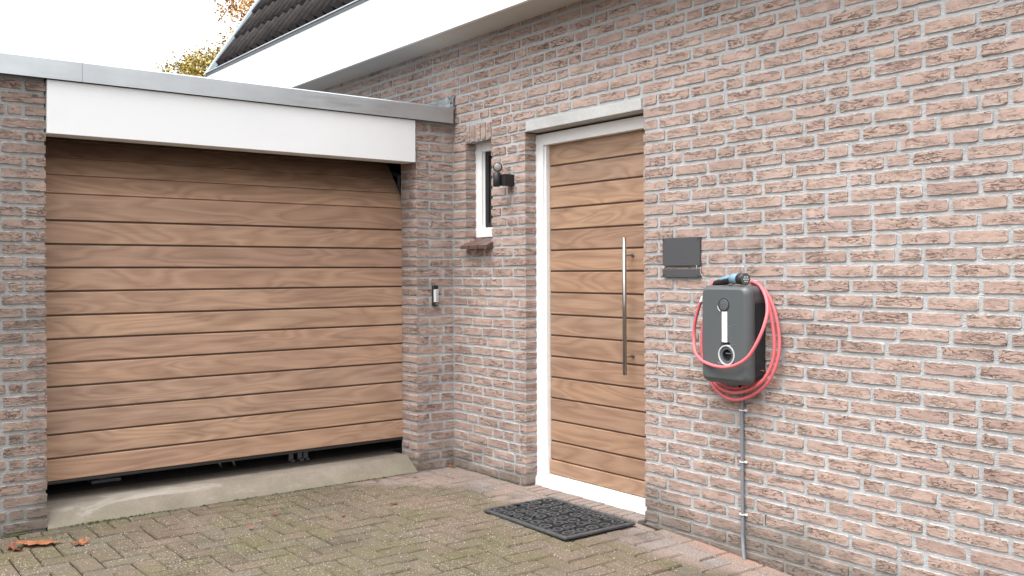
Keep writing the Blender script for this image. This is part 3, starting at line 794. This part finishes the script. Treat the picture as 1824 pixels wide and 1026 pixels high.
# things in the dark garage, glimpsed under the door
b = bmesh.new()
for yy in (-1.40, -1.315): tube(b, [(-.62, yy - .06, .30), (-.46, yy, .094)], .011, 8)
tube(b, [(-.62, -1.50, .30), (-.62, -1.33, .30)], .011, 8)
st = bm_obj('metal_stand', b, M_STEEL, None); tag(st, 'pale slanting metal legs of a stand glimpsed under the garage door', 'stand')
b = bmesh.new()
for yy in (-.99, -.93, -.89): box(b, -.40, -.392, yy, yy + .03, .094, .17, .002); box(b, -.42, -.36, yy + .004, yy + .026, .094, .104, .001)
box(b, -.46, -.40, -1.05, -.84, .15, .26, .006)
br = bm_obj('bracket_rack', b, M_PIPE, None); tag(br, 'grey rack on thin bracket feet standing behind the half open garage door', 'rack')
b = bmesh.new(); box(b, -.60, -.48, -2.14, -1.98, .094, .112, .004); box(b, -.58, -.50, -2.10, -2.02, .1125, .13, .004)
bx = bm_obj('folded_cloth', b, M_PIPE, None); tag(bx, 'small pale folded bundle lying on the dark garage floor', 'cloth')
b = bmesh.new(); tube(b, [(-.72, -1.56, .093), (-.72, -1.56, .30)], .075, 14)
bk = bm_obj('paint_tin', b, M_CHARG2, None); tag(bk, 'dark round tin standing on the floor inside the garage', 'tin')

# ------------------------------------------------------------ wall fittings
# lamp with motion sensor
lamp = thing('wall_lamp', 'small black wall lamp with round lens between window and front door', 'lamp', (.66, 0, 1.84))
def part(name, bm, mat, parent):     # bm in world coordinates, parent an Empty without rotation
    me = bpy.data.meshes.new(name); bmesh.ops.recalc_face_normals(bm, faces=bm.faces)
    bmesh.ops.translate(bm, verts=bm.verts, vec=-Vector(parent.matrix_world.translation if False else parent.location)); bm.to_mesh(me); bm.free()
    return link(name, me, parent, mat)
b = bmesh.new(); box(b, .606, .664, -.078, -.002, 1.803, 1.872, .004); part('mount', b, M_BLACK, lamp)
b = bmesh.new(); tube(b, [(.613, -.096, 1.797), (.613, -.096, 1.803), (.613, -.096, 1.877), (.613, -.096, 1.882)], [.019, .0235, .0235, .018], 20); part('sensor_body', b, M_BLACK, lamp)
b = bmesh.new(); tube(b, [(.613, -.096, 1.880), (.613, -.096, 1.892)], .007, 10); part('neck', b, M_BLACK, lamp)
ld = Vector((.80, -.60, 0.0)).normalized(); lc = Vector((.613, -.090, 1.914))
b = bmesh.new(); tube(b, [lc - ld * .017, lc - ld * .012, lc + ld * .004, lc + ld * .008, lc + ld * .0085], [.018, .027, .0295, .029, .0262], 24, smooth=True); part('lamp_head', b, M_BLACK, lamp)
b = bmesh.new(); tube(b, [lc + ld * .0088, lc + ld * .011, lc + ld * .0135], [.0238, .019, .006], 20); part('lens', b, M_LENS, lamp)
# grey two-piece wall panel
pn = thing('wall_panel', 'flat slate grey two piece panel on the brick wall above the car charger', 'wall panel', (2.01, 0, 1.35))
b = bmesh.new(); box(b, 1.893, 2.135, -.016, -.003, 1.308, 1.447, .0015)
part('plate', b, M_SLATE, pn)
b = bmesh.new(); box(b, 1.893, 2.136, -.016, -.003, 1.252, 1.292, .0015); part('lower_slat', b, M_SLATE, pn)
for sx, sz in ((1.902, 1.439), (2.125, 1.439), (1.902, 1.259), (2.125, 1.259)):
    b = bmesh.new(); tube(b, [(sx, -.0155, sz), (sx, -.018, sz)], .0038, 10); part('screw', b, M_BLACK, pn)
b = bmesh.new()
tube(b, [(1.90, -.018, 1.31), (1.90, -.018, 1.288)], .0009, 5); tube(b, [(2.118, -.018, 1.31), (2.118, -.018, 1.288)], .0009, 5)
tube(b, spline([(2.135, -.012, 1.30), (2.138, -.012, 1.27), (2.148, -.01, 1.255), (2.160, -.006, 1.252)]), .0009, 5); part('string', b, M_STICK, pn)
# keypad on the garage pier
kp = thing('garage_keypad', 'narrow black keypad with white face on the brick pier beside the garage door', 'keypad', (0, -.154, 1.13))
b = bmesh.new(); rings_loft(b, [rrect(-.173, -.135, 1.062, 1.198, .007, -.004), rrect(-.173, -.135, 1.062, 1.198, .007, -.020), rrect(-.170, -.138, 1.065, 1.195, .005, -.024)])
bmesh.ops.transform(b, matrix=Matrix.Rotation(math.pi / 2, 4, 'Z'), verts=b.verts); part('housing', b, M_BLACK, kp)
b = bmesh.new(); rings_loft(b, [rrect(-.171, -.137, 1.088, 1.170, .002, -.0235), rrect(-.171, -.137, 1.088, 1.170, .002, -.0262)])
bmesh.ops.transform(b, matrix=Matrix.Rotation(math.pi / 2, 4, 'Z'), verts=b.verts); part('keypad_face', b, M_STICK, kp)
for i in range(5):
    b = bmesh.new(); z0 = 1.0925 + i * .0152; box(b, .0258, .0285, -.155, -.1405, z0, z0 + .0122, .001); part('key', b, M_KEYS, kp)
b = bmesh.new(); box(b, .0243, .0255, -.156, -.145, 1.073, 1.078); part('badge', b, M_RINGM, kp)
# conduit with clips
cd = thing('grey_conduit', 'grey cable pipe with white clips running from the charger down to the paving', 'pipe', (2.386, 0, 0))
b = bmesh.new(); tube(b, spline([(2.384, -.015, .80), (2.385, -.015, .50), (2.386, -.015, .12), (2.388, -.017, .045), (2.400, -.028, -.006), (2.412, -.036, -.05)], 8), .0085, 12)
part('pipe', b, M_PIPE, cd)
for zz in (.640, .402, .160):
    b = bmesh.new(); 
    tube(b, [(2.3855, -.004, zz), (2.3855, -.012, zz)], .004, 6)
    tube(b, [(2.385 + .0108 * math.cos(a), -.0155 - .0108 * math.sin(a), zz) for a in [math.pi * (-.25 + 1.5 * i / 12) for i in range(13)]], .0022, 6)
    box(b, 2.394, 2.408, -.013, -.003, zz - .004, zz + .004, .001); box(b, 2.366, 2.376, -.013, -.003, zz - .003, zz + .003, .001)
    part('clip', b, M_STICK, cd)
# charger
ch = thing('car_charger', 'dark grey electric car charger with round socket, hung with a pink cable', 'charger', (2.38, 0, .77))
b = bmesh.new(); rings_loft(b, [rrect(2.250, 2.508, .785, 1.205, .025, -.003), rrect(2.250, 2.508, .785, 1.205, .025, -.088)]); part('back_plate', b, M_CHARG2, ch)
cx0, cx1, cz0, cz1 = 2.238, 2.516, .768, 1.216
nC = 12
def rr(ins, y, r, top=0): return rrect(cx0 + ins, cx1 - ins * 1.2, cz0 + ins * 1.4, cz1 - ins, r, y, nC)
b = bmesh.new()
vv = rings_loft(b, [rr(.002, -.084, .034), rr(0, -.087, .036), rr(0.001, -.108, .036), rr(.006, -.120, .034), rr(.014, -.131, .030), rr(.020, -.135, .026)], True, False, True)
last = vv[-1]
sx, sz, sr = 2.392, .903, .060           # socket recess
order = []
for v in last:
    a = math.atan2(v.co.z - sz, v.co.x - sx); order.append((sx + sr * math.cos(a), -.135, sz + sr * math.sin(a)))
circ = [b.verts.new(p) for p in order]; nL = len(last)
for k in range(nL): b.faces.new((last[k], last[(k + 1) % nL], circ[(k + 1) % nL], circ[k]))
inner = [b.verts.new((sx + (p[0] - sx) * .90, -.106, sz - .002 + (p[2] - sz) * .93)) for p in order]
for k in range(nL): b.faces.new((circ[k], circ[(k + 1) % nL], inner[(k + 1) % nL], inner[k])).smooth = True
inf = b.faces.new(inner)
part('cover', b, M_CHARG, ch)
b = bmesh.new(); tube(b, [(sx, -.1062, sz - .002), (sx, -.1075, sz - .002)], .050, 32); part('recess_floor', b, M_CHARG2, ch)
# hood: the upper part of the cover reaches back to the wall
b = bmesh.new(); rings_loft(b, [rrect(cx0 + .004, cx1 - .004, 1.125, cz1 - .002, .03, -.004, 6), rrect(cx0 + .001, cx1 - .001, 1.118, cz1 - .001, .034, -.086, 6)], smooth=False); part('hood', b, M_CHARG, ch)
def disc_ring(r0, r1, y0, y1, cx, cz, n=40):
    b = bmesh.new(); c = [(cx, cz)]
    P = lambda r, y: [(cx + r * math.cos(2 * math.pi * k / n), y, cz + r * math.sin(2 * math.pi * k / n)) for k in range(n)]
    rings_loft(b, [P(r1, y0), P(r1, y1), P(r0, y1), P(r0, y0)], False, False, False); return b
part('socket_ring', disc_ring(.0405, .0465, -.106, -.1375, sx + .003, sz - .002), M_RINGM, ch)
part('socket_collar', disc_ring(.0265, .040, -.106, -.132, sx + .003, sz - .002), M_CHARG, ch)
part('socket_lip', disc_ring(.0245, .0270, -.106, -.1300, sx + .003, sz - .002), M_CHARG2, ch)
b = bmesh.new(); tube(b, [(sx + .003, -.1078, sz - .002), (sx + .003, -.1105, sz - .002)], .0262, 24); part('socket_hole', b, M_BLACK, ch)
b = bmesh.new(); box(b, sx - .012, sx + .016, -.122, -.1106, sz + .003, sz + .007); part('socket_flap', b, M_PIPE, ch)
part('button_rim', disc_ring(.0265, .0305, -.1345, -.1375, 2.381, 1.128), M_CHARG2, ch)
b = bmesh.new(); tube(b, [(2.381, -.1345, 1.128), (2.381, -.1370, 1.128), (2.381, -.1385, 1.128)], [.0262, .0258, .023], 32, smooth=False); part('button', b, M_CHARG, ch)
b = bmesh.new()
for i in range(4): tube(b, [(2.3625 + .002 * abs(i - 1.5), -.1388, 1.117 + i * .0075), (2.3995 - .002 * abs(i - 1.5), -.1388, 1.117 + i * .0075)], .0007, 4)
part('button_print', b, M_PIPE, ch)
b = bmesh.new(); tube(b, [(2.381 + .036 * math.cos(a), -.1362, 1.128 + .036 * math.sin(a)) for a in [math.radians(190 + 6 * i) for i in range(9)]], .0022, 6); part('status_light', b, M_RINGM, ch)
b = bmesh.new(); box(b, 2.370, 2.400, -.1366, -.1352, .959, 1.098, .0002, 1); part('sticker', b, M_STICK, ch)
b = bmesh.new()
for i, (z0, w_) in enumerate(((1.084, .011), (1.066, .018), (1.059, .014), (1.043, .018), (1.036, .012), (1.020, .019), (1.013, .013), (.998, .017))):
    box(b, 2.374, 2.374 + w_, -.1370, -.13665, z0, z0 + .0026)
part('sticker_print', b, M_PRINT, ch)
b = bmesh.new()
for q in range(9):
    x0 = 2.405 + R() * .03; z0 = .93 + R() * .12; box(b, x0, x0 + U(.006, .02), -.1356, -.1351, z0, z0 + .0012)
part('scuff', b, M_PIPE, ch)
b = bmesh.new(); tube(b, [(cx1 - .012, -.045, .835), (cx1 + .018, -.045, .835)], .0022, 6); part('latch_pin', b, M_LEAFB, ch)
b = bmesh.new(); tube(b, [(2.385, -.020, .80), (2.385, -.020, .745)], .013, 12); part('cable_gland', b, M_BLACK, ch)
# cable
cb = thing('charging_cable', 'pink red charging cable looped around the grey car charger, plug resting on top', 'charging cable', (2.38, 0, .70))
L1 = [(2.274, -.075, 1.228), (2.231, -.08, 1.189), (2.18, -.07, 1.116), (2.143, -.06, 1.034), (2.136, -.06, .962), (2.171, -.09, .9), (2.239, -.125, .867), (2.318, -.150, .852), (2.398, -.158, .848), (2.468, -.158, .864), (2.53, -.155, .903), (2.57, -.14, .971), (2.591, -.12, 1.042), (2.586, -.09, 1.107), (2.554, -.06, 1.168), (2.506, -.04, 1.216), (2.458, -.035, 1.232),
      (2.40, -.035, 1.236), (2.42, -.033, 1.235)][:17]
L2 = [(2.526, -.03, 1.194), (2.577, -.03, 1.108), (2.603, -.03, .99), (2.601, -.04, .886), (2.559, -.045, .794), (2.483, -.045, .729), (2.388, -.045, .691), (2.306, -.045, .698), (2.239, -.045, .742), (2.187, -.04, .819), (2.163, -.035, .914), (2.166, -.03, 1.021), (2.201, -.03, 1.116), (2.250, -.025, 1.195), (2.33, -.024, 1.232)]
L3 = [(2.44, -.024, 1.232), (2.520, -.027, 1.180), (2.564, -.045, 1.110), (2.588, -.047, .99), (2.585, -.05, .891), (2.543, -.058, .801), (2.469, -.060, .749), (2.382, -.055, .724), (2.292, -.045, .73), (2.22, -.03, .771), (2.190, -.02, .834)]
L4 = [(2.198, -.017, .80), (2.218, -.02, .765), (2.269, -.02, .748), (2.335, -.02, .738), (2.404, -.025, .750), (2.471, -.03, .775), (2.500, -.03, .80)]
b = bmesh.new(); tube(b, spline(L1 + [(2.49, -.031, 1.226)][:0] + L2, 6), .0078, 10); tube(b, spline(L3, 6), .0078, 10); tube(b, spline(L4, 6), .0075, 10)
part('cable', b, M_PINK, cb)
def capsule(pts, rads, n=18): 
    b = bmesh.new(); tube(b, pts, rads, n); return b
A = Vector((2.262, -.072, 1.222)); Bp = Vector((2.402, -.088, 1.246)); C_ = Vector((2.478, -.103, 1.244))
part('plug_handle', capsule([A, A.lerp(Bp, .25), A.lerp(Bp, .55), A.lerp(Bp, .85), Bp], [.0085, .013, .018, .0185, .021]), M_BLACK, cb)
part('plug_grip', capsule([A.lerp(Bp, .3) + Vector((0, -.001, .005)), A.lerp(Bp, .5) + Vector((0, -.002, .007)), A.lerp(Bp, .8) + Vector((0, -.002, .0065)), A.lerp(Bp, .95) + Vector((0, -.002, .004))], [.007, .0145, .0155, .014]), M_BLUE, cb)
part('plug_shell', capsule([A.lerp(Bp, .88), Bp, Bp.lerp(C_, .45)], [.020, .0245, .0245], 24), M_BLUE, cb)
part('plug_nose', capsule([Bp.lerp(C_, .42), C_], [.0235, .0275], 24), M_BLACK, cb)
fd = (C_ - Bp).normalized(); up_ = Vector((0, 0, 1)); sd_ = fd.cross(up_).normalized(); up2 = sd_.cross(fd)
part('plug_face', capsule([C_ + fd * .0005, C_ + fd * .002], [.0255, .025], 24), M_CHARG, cb)
b = bmesh.new()
for (u_, v_) in ((0, 0), (-.011, 0), (.011, 0), (-.006, -.01), (.006, -.01), (-.007, .01), (.007, .01)):
    p = C_ + sd_ * u_ + up2 * v_; tube(b, [p + fd * .0018, p + fd * .005], .0036, 10)
part('plug_pin', b, M_RINGM, cb)
b = bmesh.new(); tube(b, spline([Bp + Vector((-.012, -.018, -.018)), Bp + Vector((-.008, -.026, -.028)), Bp + Vector((.008, -.026, -.028)), Bp + Vector((.014, -.018, -.018))], 5), .002, 6); part('cap_strap', b, M_BLACK, cb)
t = bmesh.new(); tc = Vector((2.206, -.078, 1.150)); dv = Vector((.42, 0, .9)).normalized()
rings_loft(t, [[tc + dv * s + Vector((math.cos(a) * .0098, math.sin(a) * .0098, 0)) for a in [2 * math.pi * k / 10 for k in range(10)]] for s in (-.016, .016)])
box(t, 2.214, 2.236, -.079, -.0775, 1.108, 1.15); part('cable_tag', t, M_STICK, cb)

# ------------------------------------------------------------ doormat
mat_ = thing('doormat', 'black rubber doormat of scroll lattice lying before the front door', 'doormat', (1.44, -.33, 0))
MX0, MX1, MY0, MY1 = 1.100, 1.760, -.570, -.100
# world -> slightly turned mat
mw = Matrix.Translation((1.44, -.33, 0)) @ Matrix.Rotation(math.radians(-1.2), 4, 'Z')
hx, hy = .345, .232
def mpart(name, bm, m): 
    for v in bm.verts: v.co.z += .004
    o = bm_obj(name, bm, m, mat_, smooth=False); return o
mat_.matrix_world = mw
b = bmesh.new(); box(b, -hx + .004, hx - .004, -hy + .004, hy - .004, .0, .002); mpart('hole_shade_sheet', b, M_HOLESHADE)  # black sheet colours in the shade inside the lattice openings
b = bmesh.new(); w_ = .022
def ring_rr(i, z): return [(p[0], p[2], z) for p in rrect(-hx + i, hx - i, -hy + i, hy - i, .012, 0, 4)]
rings_loft(b, [ring_rr(0, 0), ring_rr(0, .008), ring_rr(.004, .0115), ring_rr(w_, .0115), ring_rr(w_ + .001, .003)], False, False)
mpart('border', b, M_RUBBER)
b = bmesh.new(); rm = random.Random(3)
def flat_bar(path, w, z0, z1):
    L_, R_ = [], []
    for i, p in enumerate(path):
        q = (Vector(path[min(i + 1, len(path) - 1)]) - Vector(path[max(i - 1, 0)])); q = Vector((-q.y, q.x)).normalized() * w / 2
        L_.append((p[0] + q.x, p[1] + q.y)); R_.append((p[0] - q.x, p[1] - q.y))
    rings = [[b.verts.new((l[0], l[1], z0)), b.verts.new((l[0], l[1], z1)), b.verts.new((r[0], r[1], z1)), b.verts.new((r[0], r[1], z0))] for l, r in zip(L_, R_)]
    for a, c in zip(rings, rings[1:]):
        for k in range(3): b.faces.new((a[k], a[k + 1], c[k + 1], c[k]))
def scroll(cx, cy, r, a0, turns, sgn, w=.0112):
    pts = []
    n = int(14 * turns) + 4
    for i in range(n + 1):
        t = i / n; rr2 = r * (1 - .72 * t); a = a0 + sgn * t * turns * 2 * math.pi
        pts.append((cx + rr2 * math.cos(a), cy + rr2 * math.sin(a)))
    flat_bar(pts, w, .003, .0125 + rm.uniform(-.0006, .0006))
nxm, nym = 8, 5
cwx, cwy = (2 * hx - 2 * w_) / nxm, (2 * hy - 2 * w_) / nym
for i in range(nxm):
    for j in range(nym):
        cx = -hx + w_ + cwx * (i + .5); cy = -hy + w_ + cwy * (j + .5)
        s = 1 if (i + j) % 2 else -1; mx = -1 if i >= nxm / 2 else 1; my = -1 if j > nym / 2 else 1
        scroll(cx, cy, cwx * .47, (math.pi / 4 + (i * 3 + j * 5) % 4 * math.pi / 2), 1.25, s * mx * my)
for k in range(26):
    cx = rm.uniform(-hx + .05, hx - .05); cy = rm.uniform(-hy + .05, hy - .05); a = rm.uniform(0, 6.28)
    flat_bar([(cx + .03 * t * math.cos(a + .6 * t), cy + .03 * t * math.sin(a + .6 * t)) for t in (-1, -.5, 0, .5, 1)], .006, .003, .0095)
mpart('scrollwork', b, M_RUBBER)

# ------------------------------------------------------------ fallen leaves
def leaf(loc, size, rot, m, label, kind='oak', curl=.25, group='fallen leaves on the paving'):
    out = []
    n = 26
    for i in range(n):
        t = i / n * 2 * math.pi
        if kind == 'oak': r = (.30 + .20 * abs(math.cos(t / 1))) * (1 + .30 * math.cos(7 * t + .5)) 
        else: r = .16 + .32 * abs(math.cos(t)) ** 1.5
        out.append((r * math.cos(t) * (1.15), r * math.sin(t) * .85))
    t = bmesh.new(); c = t.verts.new((0, 0, .06)); ring1, ring2 = [], []
    seed_ = R() * 50
    for x, y in out:
        hgt = lambda q: .05 + curl * (x * q) ** 2 * .9 + curl * .5 * mnoise.noise(Vector((x * 3 * q, y * 3 * q, seed_)))
        ring1.append(t.verts.new((x * .5, y * .5, max(.02, hgt(.5))))); ring2.append(t.verts.new((x, y, max(.01, hgt(1)))))
    for i in range(n):
        j = (i + 1) % n; t.faces.new((c, ring1[i], ring1[j])); t.faces.new((ring1[i], ring2[i], ring2[j], ring1[j]))
    tube(t, [(-.5, 0, .08), (-.75, .05, .03)], .014, 4)
    bmesh.ops.scale(t, vec=(size, size, size), verts=t.verts)
    o = bm_obj('fallen_leaf', t, m, None); o.location = (loc[0], loc[1], gz(loc[0]) + .004); o.rotation_euler = (U(-.1, .1), U(-.1, .1), rot)
    md = o.modifiers.new('t', 'SOLIDIFY'); md.thickness = .0008
    tag(o, label, 'leaf', group)
leaf((.284, -2.565), .155, 1.2, M_LEAFB, 'largest orange brown lobed leaf, on the paving by the left pier', curl=.12)
leaf((.315, -2.665), .085, .4, M_LEAFD, 'dark red brown curled leaf touching the largest orange leaf', 'long', .9)
leaf((.398, -2.402), .075, 2.2, M_LEAFB, 'curled brown leaf just right of the large orange leaf', curl=.45)
leaf((.64, -1.657), .035, .5, M_LEAFB, 'tiny orange leaf alone on the paving before the garage door', curl=.5)
leaf((.458, -1.447), .038, 1.9, M_LEAFD, 'small red brown leaf beside the green leaf', 'long', .5)
leaf((.464, -1.395), .042, .9, M_LEAFG, 'small green leaf on the paving before the garage', 'long', .6)
leaf((.732, -1.194), .036, 2.4, M_LEAFD, 'narrow rust leaf on the dark patch of paving, nearer the camera', 'long', .4)
leaf((.66, -.85), .050, 2.0, M_LEAFD, 'long rust brown leaf on the mossy paving between garage and doormat', 'long', .5)
leaf((.075, -.62), .040, 1.2, M_LEAFB, 'pale brown leaf lying against the garage threshold', 'long', .5)
leaf((.04, -.045), .050, .3, M_LEAFD, 'red brown leaf lodged in the corner where the two walls meet', 'long', .5)
leaf((.16, -.40), .034, 1.2, M_LEAFB, 'small tan leaf on the clean pinkish paving near the corner', 'long', .5)

# ------------------------------------------------------------ moss and grit
b = bmesh.new(); rm = random.Random(9)
def blob(x, y, z, r):
    t = bmesh.new(); bmesh.ops.create_icosphere(t, subdivisions=1, radius=r)
    for v in t.verts: v.co *= rm.uniform(.7, 1.3)
    bmesh.ops.scale(t, vec=(1, 1, .5), verts=t.verts); merge(b, t, Matrix.Translation((x, y, z)))
for i in range(420):
    yy = rm.uniform(-2.45, -.35); dn = math.exp(-((yy + 2.18) / .16) ** 2) + .10
    if rm.random() > dn * 1.3: continue
    blob(.020 + abs(rm.gauss(0, .010)), yy, .001 + rm.uniform(0, .006), rm.uniform(.003, .008))
for i in range(60): blob(.012 + rm.uniform(0, .02), -2.60 + rm.gauss(0, .03), .002, rm.uniform(.003, .008))
for i in range(90):
    blob(rm.uniform(.02, .76), -.008 - abs(rm.gauss(0, .004)), .002, rm.uniform(.002, .005))
ms = bm_obj('moss', b, M_MOSS, None); ms['kind'] = 'stuff'; ms['label'] = 'green moss along the foot of the threshold and walls'; ms['category'] = 'moss'
b = bmesh.new()
for i in range(1500):
    x = rm.uniform(.03, 4.2); y = rm.uniform(-3.4, -.02)
    if 1.08 < x < 1.8 and -.6 < y < -.08: continue
    r = rm.uniform(.0012, .0028); t = bmesh.new(); bmesh.ops.create_icosphere(t, subdivisions=1, radius=r)
    merge(b, t, Matrix.Translation((x, y, gz(x) + .003)))
gr = bm_obj('grit', b, M_LINTEL, None); gr['kind'] = 'stuff'; gr['label'] = 'pale grit and small stones scattered over the paving'; gr['category'] = 'grit'

# ------------------------------------------------------------ trees behind the garage
def tree(loc, h, crown_r, cz, nleaf, leafsz, mcrown, label, seed, clumps=26, flat=1.0, thin=1.0):
    rr = random.Random(seed); t = thing('autumn_tree', label, 'tree', loc, 'autumn trees beyond the garage roof')
    b = bmesh.new(); tips = []
    tube(b, [(0, 0, 0), (.05, .02, h * .35), (-.04, .03, h * .7), (0, 0, cz)], [.16, .12, .09, .05], 8)
    for i in range(clumps):
        a = rr.uniform(0, 6.28); el = rr.uniform(-.35, 1.3); q = rr.uniform(.45, 1) ** .6
        tip = Vector((crown_r * q * math.cos(a) * math.cos(el), crown_r * q * math.sin(a) * math.cos(el), cz + crown_r * flat * q * math.sin(el)))
        base = Vector((0, 0, cz - crown_r * .6 + rr.uniform(0, .6) * crown_r * .8)); mid = base.lerp(tip, .5) + Vector((rr.uniform(-.1, .1), rr.uniform(-.1, .1), .12)) * crown_r
        tube(b, [base, mid, tip], [.035 * thin, .02 * thin, .006 * thin], 5); tips.append(tip)
        for k in range(3):
            tp = tip + Vector((rr.gauss(0, 1), rr.gauss(0, 1), rr.gauss(0, 1))) * crown_r * .16; tube(b, [mid.lerp(tip, .6), tp], [.010 * thin, .003 * thin], 4); tips.append(tp)
    me = bpy.data.meshes.new('trunk'); b.to_mesh(me); b.free(); link('trunk', me, t, M_BARK)
    vs2, fs = [], []
    for i in range(nleaf):
        tip = rr.choice(tips); p = tip + Vector((rr.gauss(0, 1), rr.gauss(0, 1), rr.gauss(0, .8))) * crown_r * .10
        u = Vector((rr.gauss(0, 1), rr.gauss(0, 1), rr.gauss(0, 1))).normalized(); v = u.orthogonal().normalized(); s = leafsz * rr.uniform(.6, 1.2); o = len(vs2)
        vs2 += [tuple(p - u * s), tuple(p + v * s * .6 + u * s * .1), tuple(p + u * s), tuple(p - v * s * .6)]; fs.append((o, o + 1, o + 2, o + 3))
    me = bpy.data.meshes.new('crown'); me.from_pydata(vs2, [], fs); link('crown', me, t, mcrown)
tree((-19.6, 5.75, -.3), 5.6, 1.55, 5.85, 17000, .040, M_CROWN1, 'dense yellow green autumn tree rising just above the garage roof edge', 4, 34)
tree((-22.6, 9.2, -.3), 9.0, 2.55, 9.75, 12000, .055, M_CROWN2, 'tall sparse orange leaved tree behind the dark tiled roof', 8, 30)
tree((-28.1, 2.45, -.3), 6.5, 1.3, 7.2, 120, .03, M_CROWN3, 'nearly bare tree whose thin tips barely show above the roof edge', 12, 16, thin=.35)

bpy.context.view_layer.update()
